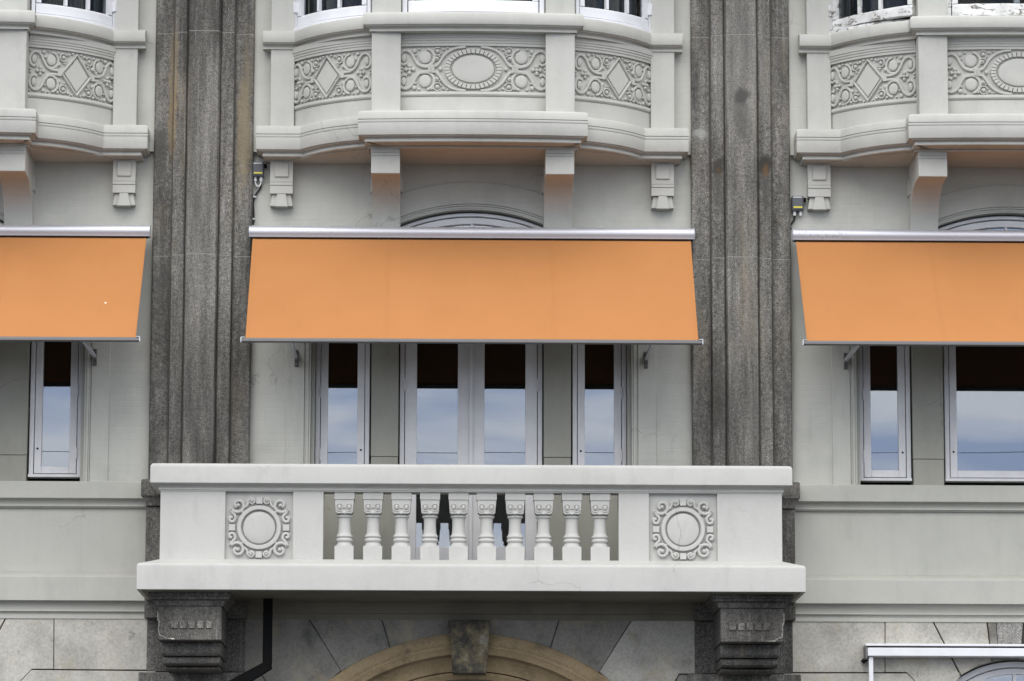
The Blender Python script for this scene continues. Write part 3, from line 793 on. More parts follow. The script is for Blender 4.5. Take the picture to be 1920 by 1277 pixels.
def bow_front_window(off, frame, peel=False):
    P_ = [(x+off, p) for x, p in arc((CX-.668, .78), (CX+.668, .78), .05, 16)]
    m = MB(); zb = z_sill_t+.018; J = .003 if peel else 0
    m.sweep(P_, [(-.10, zb-.004), (.050, zb-.004), (.050, zb+.030), (.036, zb+.036), (-.10, zb+.036)])
    for x in (-.668, .620): m.box(CX+off+x, CX+off+x+.048, .70, .815, zb+.037, ZT+.38)
    o = m.build('window', frame, B, bevel=.004, jitter=J)
    sub = [(x+off, p) for x, p in arc((CX-.61, .785), (CX+.61, .785), .045, 16)]
    m = MB(); m.sweep(sub, [(-.06, zb+.045), (.018, zb+.045), (.018, zb+.145), (.004, zb+.16), (-.06, zb+.16)])
    for x in (-.612, .555, -.025): m.box(CX+off+x, CX+off+x+.056, .73, .80, zb+.161, ZT+.38)
    m.build('sash', frame, o, bevel=.004, jitter=J)
    m = MB(); m.sweep(sub, [(-.028, zb+.15), (-.024, zb+.15), (-.024, ZT+.37), (-.028, ZT+.37)]); m.build('pane', 'glass_clear', o)
    if peel:
        for k in range(4):
            m = MB(); x = CX+off-.55+k*.28; m.tube([(x, -.86, zb+.02), (x+.12, -.88, zb+.026+.01*k % 3), (x+.25, -.86, zb+.018)], .012, 5); m.build('flaking_strip', frame, o, jitter=.004)
    return o
for k in (-1, 0, 1):
    fr_ = 'peel' if k == 1 else 'white'
    for sgn in (-1, 1):
        w = bow_side_window(sgn, k*PER, fr_, peel=(k == 1))
        if k == 1: w['label'] = 'weathered window with flaking white paint'
    w = bow_front_window(k*PER, fr_, peel=(k == 1))
    if k == 1: w['label'] = 'weathered window with flaking white paint'

# ---- lower windows, door, lunettes in the recess
PR = -.15       # face of the masonry mullions
def casement(c, hw, z0, z1, hinge_left, lock=True):
    """outer frame, sash, pane, hinges, lock; c centre, hw half width of the outer frame"""
    m = MB(); a = .043; p0, p1 = PR-.16, PR-.045
    m.box(c-hw, c-hw+a, p0, p1, z0, z1); m.box(c+hw-a, c+hw, p0, p1, z0, z1); m.box(c-hw+a, c+hw-a, p0, p1, z1-a, z1)
    m.box(c-hw-.004, c+hw+.004, p0, p1+.028, z0-.030, z0-.001)
    o = m.build('window', 'frame', B, bevel=.004)
    m = MB(); i = hw-a-.006; b = .068; q0, q1 = PR-.14, PR-.050
    zb = z0+.008
    m.box(c-i, c-i+b, q0, q1, zb, z1-a-.006); m.box(c+i-b, c+i, q0, q1, zb, z1-a-.006); m.box(c-i+b, c+i-b, q0, q1, zb, zb+b); m.box(c-i+b, c+i-b, q0, q1, z1-a-.006-b, z1-a-.006)
    m.build('sash', 'frame', o, bevel=.004)
    m = MB(); m.box(c-i+b, c+i-b, PR-.084, PR-.078, zb+b, z1-a-b); m.build('pane', 'glass', o)
    for sg in ((-1,) if hinge_left else (1,)):
        for zz in (z0+.20, z0+.80, z0+1.9):
            m = MB(); x = c+sg*(hw-a-.003); m.tube([(x, -(PR-.040), zz-.055), (x, -(PR-.040), zz+.055)], .009, 8); m.box(x-.016, x+.016, PR-.06, PR-.043, zz-.05, zz+.05); m.build('hinge', 'frame', o)
    if lock:
        x = c+(1 if hinge_left else -1)*(i-b*.45); m = MB(); m.tube([(x, -(PR-.052), z0+.245), (x, -(PR-.046), z0+.245)], .010, 10); m.build('lock', 'black', o)
    return o
z_tr = H(560, -.1)         # transom under the lunettes, behind the awnings
def recess(cx, jw, mid, z0, door):
    # masonry mullions
    mw = .284 if door else .318
    sw = (jw-.035-mid-mw)/2
    edges = []
    for sg in (-1, 1):
        x0, x1 = sorted((cx+sg*(mid+.012), cx+sg*(mid+mw-.012)))
        zj = H(857, PR); zlow = z_floor-.28 if door else z_band_t
        m = MB(); m.box(x0, x1, PR-.2, PR, zj+.002, z_tr); m.box(x0+.002, x1-.002, PR-.2, PR-.001, zlow, zj-.002); m.build('mullion', 'recess', B, bevel=.005)
        m = MB(); m.box(x0-.012, x1+.012, PR-.25, PR-.17, zlow, z_tr); m.build('mullion_core', 'joint', B)
        xc = cx+sg*(jw-.035-sw); casement(xc, sw-.003, H(893, PR-.05), z_tr, sg < 0)
        if door:     # apron wall under the side lights
            x0, x1 = sorted((cx+sg*(mid-.002), cx+sg*(jw-.030))); m = MB(); m.box(x0, x1, PR-.2, PR+.003, zlow, H(907, PR)); m.build('apron_wall', 'recess', B)
    if not door:
        m = MB(); m.sweep([(cx-jw+.002, PR-.2), (cx+jw-.002, PR-.2)], [(0, z_band_t-.03), (0, z_band_t+.020), (.05, z_band_t+.018), (.22, z_band_t+.004), (.22, z_band_t-.03)]); m.build('window_sill', 'recess', B)
        o = casement(cx, mid-.004, H(893, PR-.05), z_tr, False, lock=False)
        x = cx-mid+.085; m = MB(); m.tube([(x, -(PR-.052), H(842, PR)), (x, -(PR-.046), H(842, PR))], .010, 10); m.build('lock', 'black', o)
    # transom + lunette
    m = MB(); r0 = RA-.016; zt = z_tr+.10; LP = .075
    a = math.degrees(math.asin((zt-zA)/r0))
    m.ring(cx, zA, [(r0, PR+LP-.14), (r0, PR+LP-.02), (r0-.030, PR+LP-.02), (r0-.034, PR+LP-.05), (r0-.034, PR+LP-.14)], a, 180-a, 48)
    m.box(cx-jw+.04, cx+jw-.04, PR+LP-.14, PR+LP-.02, z_tr+.001, zt)
    o = m.build('fan_window', 'frame', B, bevel=.003)
    m = MB(); r1 = r0-.040; m.ring(cx, zA, [(r1, PR+LP-.12), (r1, PR+LP-.045), (r1-.060, PR+LP-.045), (r1-.066, PR+LP-.06), (r1-.066, PR+LP-.12)], a+2, 178-a, 48); m.build('sash', 'frame', o, bevel=.003)
    m = MB()
    for ang in (90,):
        pass
    for xx in (-.36, 0, .36):
        zz = zA+math.sqrt((r1-.06)**2-xx*xx); m.box(cx+xx-.013, cx+xx+.013, PR+LP-.10, PR+LP-.055, zt, zz)
    m.build('glazing_bar', 'frame', o, bevel=.002)
    m = MB(); rg = r1-.06; pts = [(cx+rg*math.cos(R(t)), zA+rg*math.sin(R(t))) for t in [a+2+(176-2*a)*k/30 for k in range(31)]]
    m.prism_xz(pts, PR+LP-.086, PR+LP-.080); m.build('pane', 'glass', o)
recess(CX, JC, .677, 0, True)
for k in (-1, 1): recess(CX+k*PER, JS, .612, 0, False)

# double door of the centre bay
mid = .677
zd0 = H(1049, PR-.05)-.10
m = MB(); a = .043
m.box(CX-mid, CX-mid+a, PR-.16, PR-.045, zd0, z_tr); m.box(CX+mid-a, CX+mid, PR-.16, PR-.045, zd0, z_tr); m.box(CX-mid+a, CX+mid-a, PR-.16, PR-.045, z_tr-a, z_tr)
D = m.build('balcony_door', 'frame', B, bevel=.004)
zr = H(1026, PR-.06)
for sg in (-1, 1):
    x0, x1 = sorted((CX+sg*(mid-a-.006), CX+sg*.012)); b = .112; bi = .115
    bl, br = (b, bi) if sg < 0 else (bi, b)
    m = MB(); m.box(x0, x0+bl, PR-.14, PR-.05, zd0+.02, z_tr-a-.006); m.box(x1-br, x1, PR-.14, PR-.05, zd0+.02, z_tr-a-.006); m.box(x0+bl, x1-br, PR-.14, PR-.05, zd0+.02, zr); m.box(x0+bl, x1-br, PR-.14, PR-.05, z_tr-a-.006-b, z_tr-a-.006)
    m.build('door_leaf', 'frame', D, bevel=.005)
    m = MB(); m.box(x0+bl, x1-br, PR-.086, PR-.080, zr, z_tr-a-b); m.build('pane', 'glass', D)
    for zz in (zr+.3, H(720, PR), zr+2.1):
        m = MB(); x = CX+sg*(mid-a-.003); m.tube([(x, -(PR-.040), zz-.06), (x, -(PR-.040), zz+.06)], .010, 8); m.box(x-.016, x+.016, PR-.06, PR-.043, zz-.055, zz+.055); m.build('hinge', 'frame', D)
m = MB(); m.box(CX-.018, CX+.018, PR-.05, PR-.030, zd0+.02, z_tr-a-.01); m.build('meeting_strip', 'frame', D, bevel=.004)

# ================================================================== balcony
pS, pB, pK = 1.30, 1.09, 1.18
xs0, xs1 = XX(256, pS, 1080), XX(1511, pS, 1080)
xb0, xb1 = XX(300, pB, 990), XX(1466.5, pB, 990)
zs_b, zs_t = H(1107.5, pS), H(1058, pS); zb_f = H(1050.5, pB)
zcap_t, zcap_b = H(872, pK), H(907.5, pK); zmol = H(923, pB+.01)
path = [(xs0, 0), (xs0, pS), (xs1, pS), (xs1, 0)]
m = MB()
m.sweep([(xs0, -.02), (xs0, pS), (xs1, pS), (xs1, -.02)], [(-.60, zb_f), (-.205, zb_f), (-.030, zs_t+.004), (-.012, zs_t-.002), (-.002, zs_t-.016), (0, zs_t-.03), (0, zs_b), (-.012, zs_b-.001), (-.60, zs_b-.001)])
m.box(xs0+.55, xs1-.55, -.3, pS-.55, zs_b+.001, zb_f-.01)
BAL = m.build('balcony', 'balcony', B, bevel=.003)
BAL['label'] = 'white painted balcony with ten balusters and two carved roundels'
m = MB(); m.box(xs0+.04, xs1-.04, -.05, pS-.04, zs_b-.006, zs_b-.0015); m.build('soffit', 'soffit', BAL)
# soffit edge moulding under the slab
m = MB(); m.sweep([(xs0+.07, .0), (xs0+.07, pS-.07), (xs1-.07, pS-.07), (xs1-.07, .0)], [(-.02, zs_b-.002), (.0, zs_b-.002), (-.012, zs_b-.02), (-.02, zs_b-.02)]); 
# parapet
xo = [XX(v, pB, 990) for v in (300, 422, 549, 606, 1160, 1217, 1345, 1466.5)]
zt = zmol; th = .20
def pbox(a, b, name='parapet_pier'):
    m = MB(); m.box(a, b, pB-th, pB, zb_f-.005, zt+.03); m.build(name, 'balcony', BAL, bevel=.003)
pbox(xo[0], xo[1]); pbox(xo[2], xo[3]); pbox(xo[4], xo[5]); pbox(xo[6], xo[7])
for x in (xb0, xb1-.20):
    m = MB(); m.box(x, x+.20, -.02, pB-th-.001, zb_f-.005, zt+.03); m.build('side_wall', 'balcony', BAL)
for (a, b) in ((xo[1], xo[2]), (xo[5], xo[6])):
    m = MB(); m.box(a+.001, b-.001, pB-th+.01, pB-.045, zb_f-.005, zt+.028); m.build('panel_ground', 'balcony', BAL)
    cxp = (a+b)/2; czp = H(990.5, pB); K = 1/203.0
    f, T = path_map([(cxp-1, pB-.045), (cxp+1, pB-.045)], czp)
    m = MB(); ht = .040
    m.disc(0, 0, 31.5*K, 31.5*K, ht*.75, f, .04, 40)
    m.ribbon([(37*K*math.cos(2*math.pi*k/48), 37*K*math.sin(2*math.pi*k/48)) for k in range(48)], 9.5*K, ht, f, closed=True, flat=.30)
    for q in range(4):
        a_ = q*math.pi/2; c_, s_ = round(math.cos(a_)), round(math.sin(a_))
        rot = lambda pts: [((x*c_-y*s_)*K, (x*s_+y*c_)*K) for x, y in pts]
        m.plate(rot([(-6.5, 43.5), (6.5, 43.5), (6.5, 56.5), (-6.5, 56.5)]), ht*.95, f, .12)
    for sx in (-1, 1):
        for sy in (-1, 1):
            mm = lambda pts: [(sx*x*K, sy*y*K) for x, y in pts]
            big = spiral(39.5, 41.5, 4, 14.5, -60, 330, 36)      # inner end to outer
            tail = smooth([big[-1], (50, 28), (44, 20), (47, 11.5), (53.5, 12), (54, 18), (49, 18.5)], 6)
            m.ribbon(mm(big+tail[1:]), 6.4*K, ht*.95, f)
            m.disc(sx*39*K, sy*41*K, 4.2*K, 4.2*K, ht, f, .4, 12)
            m.ribbon(mm(smooth([(28, 37), (22, 42), (20, 50), (13.5, 54), (8.5, 49), (13.5, 44.5), (18, 48)], 6)), 5.4*K, ht*.9, f)
            m.disc(sx*14*K, sy*49.5*K, 3.2*K, 3.2*K, ht, f, .4, 10)
            m.disc(sx*31*K, sy*29*K, 3.2*K, 3.2*K, ht*.7, f, .4, 8)
    m.build('carved_roundel', 'balcony', BAL)
# bottom rail and top rail
m = MB(); m.box(xo[3], xo[4], pB-th, pB+.002, zb_f-.02, zb_f+.002); m.build('bottom_rail', 'balcony', BAL)
rp = [(xb0-.0, -.02), (xb0, pB), (xb1, pB), (xb1, -.02)]
o1 = pK-pB; o2 = xb0-XX(285, pK, 890)
prof = [(-.24, zcap_t+.020), (o1-.05, zcap_t+.010), (o1-.016, zcap_t+.002), (o1-.003, zcap_t-.014), (o1, zcap_t-.03), (o1, zcap_b), (o1-.004, zcap_b), (o1-.016, zcap_b)]+cav(o1-.017, zcap_b-.006, .010, zmol+.028)+[(.018, zmol+.026), (.018, zmol+.012), (.008, zmol+.010), (.008, zmol), (-.002, zmol), (-.20, zmol), (-.24, zcap_b)]
m = MB(); m.sweep(rp, prof); m.build('top_rail', 'balcony', BAL, bevel=.002)
# balusters
bx = [645.3, 699, 752.3, 806, 859.5, 912.5, 966, 1019.5, 1072.5, 1125.5]
def bal_mesh(c):
    m = MB(); pc = pB-.105; Z = lambda y: H(y, pB-.02, 886)
    k = 1/203.0
    m.box(c-18.7*k, c+18.7*k, pc-18.7*k, pc+18.7*k, Z(937.5), zmol+.002)
    m.prism_xz([(c-17.6*k, Z(937.6)), (c+17.6*k, Z(937.6)), (c+16.2*k, Z(960.5)), (c+13*k, Z(963.5)), (c-13*k, Z(963.5)), (c-16.2*k, Z(960.5))], pc-17*k, pc+17*k)
    prof = [(11*k, Z(962)), (11.5*k, Z(964.5)), (12*k, Z(965)), (14.6*k, Z(966.5)), (15.0*k, Z(968)), (14.6*k, Z(969.6)), (12.2*k, Z(970.8)), (11.6*k, Z(973)), (11.3*k, Z(980)), (11.5*k, Z(990)), (12*k, Z(998)), (12.8*k, Z(1001.5)), (14.8*k, Z(1003.5)), (15.4*k, Z(1005.5)), (14.6*k, Z(1007.6)), (13*k, Z(1008.8)), (14.8*k, Z(1010.2)), (15.8*k, Z(1012.6)), (14.8*k, Z(1015.4)), (13*k, Z(1017)), (13.6*k, Z(1019)), (15.6*k, Z(1022)), (16*k, Z(1025))]
    m.lathe(c, pc, prof, 24)
    m.box(c-17.6*k, c+17.6*k, pc-17.6*k, pc+17.6*k, zb_f-.01, Z(1024.6))
    return m
c0 = XX(bx[0], pB, 990)
b0 = bal_mesh(c0).build('baluster', 'balcony', BAL, bevel=.0025)
# carved eyes on the baluster capital
f, T = path_map([(c0-1, pB-.105+17*U), (c0+1, pB-.105+17*U)], H(951, pB))
m = MB(); K = 1/203.0
for sx in (-1, 1):
    m.disc(sx*9*K, 0, 3.4*K, 5*K, .016, f, .4, 12)
    m.ribbon([(sx*x*K, y*K) for x, y in spiral(9, -.5, 6.6, 6.6, -120, 200, 18, 1.05)], 2.2*K, .007, f)
m.disc(0, -11*K, 4*K, 2.5*K, .012, f, .4, 10); m.disc(0, -1*K, 1.8*K, 1.8*K, .008, f, .4, 8)
e0 = m.build('capital_carving', 'balcony', BAL)
for v in bx[1:]:
    d = XX(v, pB, 990)-c0
    copy_part(b0, BAL, d); copy_part(e0, BAL, d)

# ---- granite corbels under the balcony
def corbel(c, side):
    z0 = zs_b-.002
    hx = .36
    def shp(w, d0, prof, name, mat='granite_dark', bev=.003):
        m = MB(); m.sweep([(c-w, -.02), (c-w, d0), (c+w, d0), (c+w, -.02)], [(-.25, prof[0][1])]+prof+[(-.25, prof[-1][1])]); m.box(c-w+.2, c+w-.2, -.02, d0-.2, prof[-1][1]+.001, prof[0][1]-.001)
        return m
    z1, z2, z3 = H(1119, 1.13), H(1126, 1.10), H(1138, 1.03)
    m = shp(.29, 1.02, [(.085, z0), (.085, z1+.008), (.078, z1), (.066, z1-.004), (.066, z2+.006), (.050, z2), (.035, z2-.006), (.028, z3+.030), (.014, z3+.006), (.014, z3)], 'corbel')
    o = m.build('corbel', 'granite_dark', B, bevel=.003)
    zb = H(1202, 1.02)
    m = MB(); m.box(c-.288, c+.288, .0, 1.018, zb, z3-.002)
    m.build('corbel_block', 'granite_dark', o, bevel=.006, jitter=.002)
    for k in range(5):
        x = c+(-2+k)*.078+(.02 if side < 0 else -.02)*1; zc_ = H(1173, 1.03); m = MB(); m.box(x-.030, x+.030, 1.0, 1.034, zc_-.034, zc_+.034); m.build('carved_square', 'granite', o, bevel=.003)
    # stepped rolls below
    zz = [zb, H(1232, .74), H(1251, .55), H(1261, .42)]; dd = [.78, .70, .56, .46]
    for k in range(3):
        m = MB(); zt_, zl = zz[k]-.003, zz[k+1]+.003; h = zt_-zl; d = dd[k]
        m.prism_pz([(-.02, zt_), (d-.01, zt_), (d, zt_-h*.15), (d+.012, zt_-h*.45), (d, zt_-h*.8), (d-.03, zl), (-.02, zl)], c-.272+.012*k, c+.272-.012*k); m.build('corbel_roll', 'granite_dark', o, bevel=.005)
    # fresh break along one outer edge
    m = MB(); sg = -1 if side < 0 else 1; xe = c+sg*.289
    pts = [(xe, z3-.05), (xe, z3-.11), (xe-sg*.012, z3-.16), (xe-sg*.010, z3-.22), (xe-sg*.018, zb+.045), (xe-sg*.055, zb+.030), (xe-sg*.085, zb+.012), (xe-sg*.13, zb+.010), (xe-sg*.17, zb+.002)]
    P3 = []
    for a, b in zip(pts, pts[1:]):
        for t in range(4): P3.append((a[0]+(b[0]-a[0])*t/4+random.uniform(-.004, .004), -1.020, a[1]+(b[1]-a[1])*t/4+random.uniform(-.004, .004)))
    m.tube(P3, .0055, 5); m.build('broken_edge', 'granite_chip', o, jitter=.002)
corbel(XX((296+415)/2., 1.02, 1170), -1); corbel(XX((1352+1468)/2., 1.02, 1170), 1)

# ================================================================== ground floor ashlar
m = MB(); AX, AZ = W(880, 1628, .05); AR = H(1188, .05, 880)-AZ
# backing wall with the holes left open: side bays full, centre bay beside the arch
zg = z_str_m+.02
m = MB(); 
def arch_back(m, cx, r, cz, x0, x1, zt, p, n=36):
    i0 = len(m.v); inner = [(cx-r, 0.0), (cx-r, cz)]+[(cx+r*math.cos(math.pi-math.pi*k/n), cz+r*math.sin(math.pi*k/n)) for k in range(1, n)]+[(cx+r, cz), (cx+r, 0.0)]
    outer = [(x0, 0.0), (x0, zt)]+[(q[0], zt) for q in inner[2:-2]]+[(x1, zt), (x1, 0.0)]
    nn = len(inner)
    for x, z in inner: m.pt(x, p, z)
    for x, z in outer: m.pt(x, p, z)
    for x, z in inner: m.pt(x, p-.5, z)
    for k in range(nn-1):
        m.f.append([i0+k, i0+nn+k, i0+nn+k+1, i0+k+1]); m.f.append([i0+k, i0+k+1, i0+2*nn+k+1, i0+2*nn+k])
rO = AR-82*U
arch_back(m, AX, AR-20*U, AZ, PC[1], PC[2], zg, .012)
GX, GZ = CX+PER, H(1431, .05, 1893); GR = 195*U
arch_back(m, GX, GR+.02, GZ, PC[2], PC[3], zg, .012)
arch_back(m, GX-2*PER, GR+.02, GZ, PC[0], PC[1], zg, .012)
ASH = m.build('ashlar_wall', 'joint', B)
m = MB()
for c in (AX, GX, GX-2*PER): m.box(c-2.3, c+2.3, -1.2, -1.18, 0, zg)
m.build('room', 'interior', B)
def stone(pts, mat='stone', p=.055, name='stone', flip=0, jit=0):
    """pts as seen in the photo; flip mirrors about the bay axis"""
    q = [W(x, y, p) for x, y in pts]
    if flip == 1: q = [(2*AX-x, z) for x, z in q]
    if flip == 2: q = [(2*CX-x, z) for x, z in q]
    cxx = sum(a[0] for a in q)/len(q); czz = sum(a[1] for a in q)/len(q)
    g_ = -.0034
    q2 = []
    for a in q:
        dx_, dz_ = a[0]-cxx, a[1]-czz; L = math.hypot(dx_, dz_) or 1
        q2.append((a[0]-dx_/L*g_*1.4, a[1]-dz_/L*g_*1.4))
    dp = random.uniform(-.003, .003)
    m = MB(); m.prism_xz(q2, -.0, p+dp); return m.build(name, mat, ASH, bevel=.005)
def arcpts(x0, x1, n=8, r=440.0):
    out = []
    for k in range(n+1):
        x = x0+(x1-x0)*k/n; out.append((x, 1628-math.sqrt(r*r-(x-880)**2)))
    return out
for fl in (0, 1):
    stone([(446, 1161), (578, 1161), (638, 1258)]+arcpts(638, 560, 5)[1:]+[(530, 1330), (490, 1260), (446, 1260)], 'stone' if fl == 0 else 'stone2', flip=fl)
    stone([(446, 1263), (488, 1263), (528, 1333), (446, 1333)], 'stone', flip=fl)
    stone([(581, 1161), (714, 1161)]+arcpts(730, 641, 6), 'stone', flip=fl)
    stone([(717, 1161), (848, 1161)]+arcpts(848, 733, 6), 'stone', flip=fl)
# archivolt
m = MB()
def ar(v): return AR-(440-v)*U
m.ring(AX, AZ, [(ar(440), -.02), (ar(440), .085), (ar(434), .105), (ar(424), .108), (ar(420), .10), (ar(418), .092), (ar(414), .094), (ar(410), .080), (ar(402), .070), (ar(401), .02), (ar(398), -.03), (ar(392), -.10)], 5, 175, 72)
ARV = m.build('archivolt', 'sandstone', B, bevel=.002)
m = MB(); m.ring(AX, AZ, [(ar(403), -.12), (ar(403), .00), (ar(392), -.06), (ar(380), -.09), (ar(373), -.09), (ar(372), -.13)], 5, 175, 72); m.build('cove', 'sandstone', ARV)
m = MB(); m.ring(AX, AZ, [(ar(371), -.30), (ar(371), -.105), (ar(366), -.10), (ar(358), -.12), (ar(356), -.30)], 5, 175, 72); m.build('inner_ring', 'sandstone', ARV, bevel=.002)
kz0, kz1 = H(1163, .2), H(1262, .2)
kx = lambda v, y: XX(v, .2, y)
m = MB(); m.prism_xz([(kx(841, 1165), kz0), (kx(920, 1165), kz0), (kx(912, 1262), kz1), (kx(849, 1262), kz1)], -.3, .19); 
sK = N('keystone_lichen')
bb = sK.ramp(sK.noise(5, detail=8, rough=.68), (.38, (.035, .033, .028)), (.48, (.09, .082, .065)), (.56, (.19, .155, .09)), (.70, (.34, .32, .28)))
M['key'] = sK.done(bb, .9, sK.bump(sK.noise(30, detail=6), .6, .015))
m.build('keystone', 'key', ARV, bevel=.008)
# right and left bays
side = [
    ([(1471, 1165), (1658, 1165), (1658, 1260), (1471, 1260)], 'stone2'),
    ([(1471, 1263), (1700, 1263), (1740, 1305), (1740, 1330), (1471, 1330)], 'stone2'),
    ([(1661, 1165), (1747, 1165), (1800, 1268), (1770, 1300), (1742, 1304), (1701, 1260), (1661, 1260)], 'stone2'),
    ([(1751, 1165), (1849, 1165), (1858, 1241), (1835, 1246), (1803, 1265)], 'stone2'),
    ([(1852, 1165), (1867, 1165), (1873, 1238), (1861, 1240)], 'stone'),
    ([(1869, 1165), (1918, 1165), (1912, 1237), (1893, 1235.5), (1874, 1237)], 'granite_plain')]
for pts, mt in side:
    stone(pts, mt)
    q = [(x, y) for x, y in pts]
    stone(q, mt, flip=2)
for pts, mt in side[:5]:
    for base in (0, 1):
        # other half of each side bay (mostly out of frame)
        q = [W(x, y, .055) for x, y in pts]; q = [(2*GX-x if base == 0 else 2*(GX-2*PER)-(2*CX-x), z) for x, z in q]
        m = MB(); m.prism_xz(q, 0, .055); m.build('stone', mt, ASH, bevel=.005)
# plain courses lower down
z = H(1331, .05)
while z > .5:
    z2 = max(.13, z-.45)
    for (xa, xb) in ((PC[0]+.53, GX-2*PER-GR-.1), (GX-2*PER+GR+.1, PC[1]-.53), (PC[1]+.53, AX-AR-.02), (AX+AR+.02, PC[2]-.53), (PC[2]+.53, GX-GR-.1), (GX+GR+.1, PC[3]-.53)):
        n = max(1, round((xb-xa)/.8))
        for k in range(n):
            if xb-xa > .1:
                m = MB(); m.box(xa+(xb-xa)*k/n+.003, xa+(xb-xa)*(k+1)/n-.003, 0, .055, z2+.003, z-.003); m.build('stone', 'stone', ASH, bevel=.005)
    z = z2
# arched ground floor windows of the side bays
def gwin(cx):
    m = MB(); m.ring(cx, GZ, [(GR+.02, -.02), (GR+.02, .03), (GR, .035), (GR-.012, .02), (GR-.02, -.12), (GR+.02, -.12)], 0, 180, 48)
    m.build('window_surround', 'recess', B)
    m = MB(); r0 = GR-.03; m.ring(cx, GZ, [(r0, -.20), (r0, -.06), (r0-.05, -.06), (r0-.056, -.075), (r0-.056, -.2)], 0, 180, 40); m.box(cx-r0, cx-r0+.056, -.2, -.06, .9, GZ); m.box(cx+r0-.056, cx+r0, -.2, -.06, .9, GZ)
    o = m.build('arched_window', 'frame', B, bevel=.003)
    m = MB(); r1 = r0-.062; m.ring(cx, GZ, [(r1, -.17), (r1, -.085), (r1-.055, -.085), (r1-.06, -.17)], 0, 180, 40); m.build('sash', 'frame', o, bevel=.003)
    for xx in (-.30, .0, .30):
        zz = GZ+math.sqrt((r1-.05)**2-xx*xx); m = MB(); m.box(cx+xx-.016, cx+xx+.016, -.15, -.09, .9, zz); m.build('glazing_bar', 'frame', o, bevel=.003)
    m = MB(); rg = r1-.05; m.prism_xz([(cx-rg, .9)]+[(cx+rg*math.cos(math.pi-math.pi*k/28), GZ+rg*math.sin(math.pi*k/28)) for k in range(29)]+[(cx+rg, .9)], -.124, -.118); m.build('pane', 'glass', o)
gwin(GX); gwin(GX-2*PER)

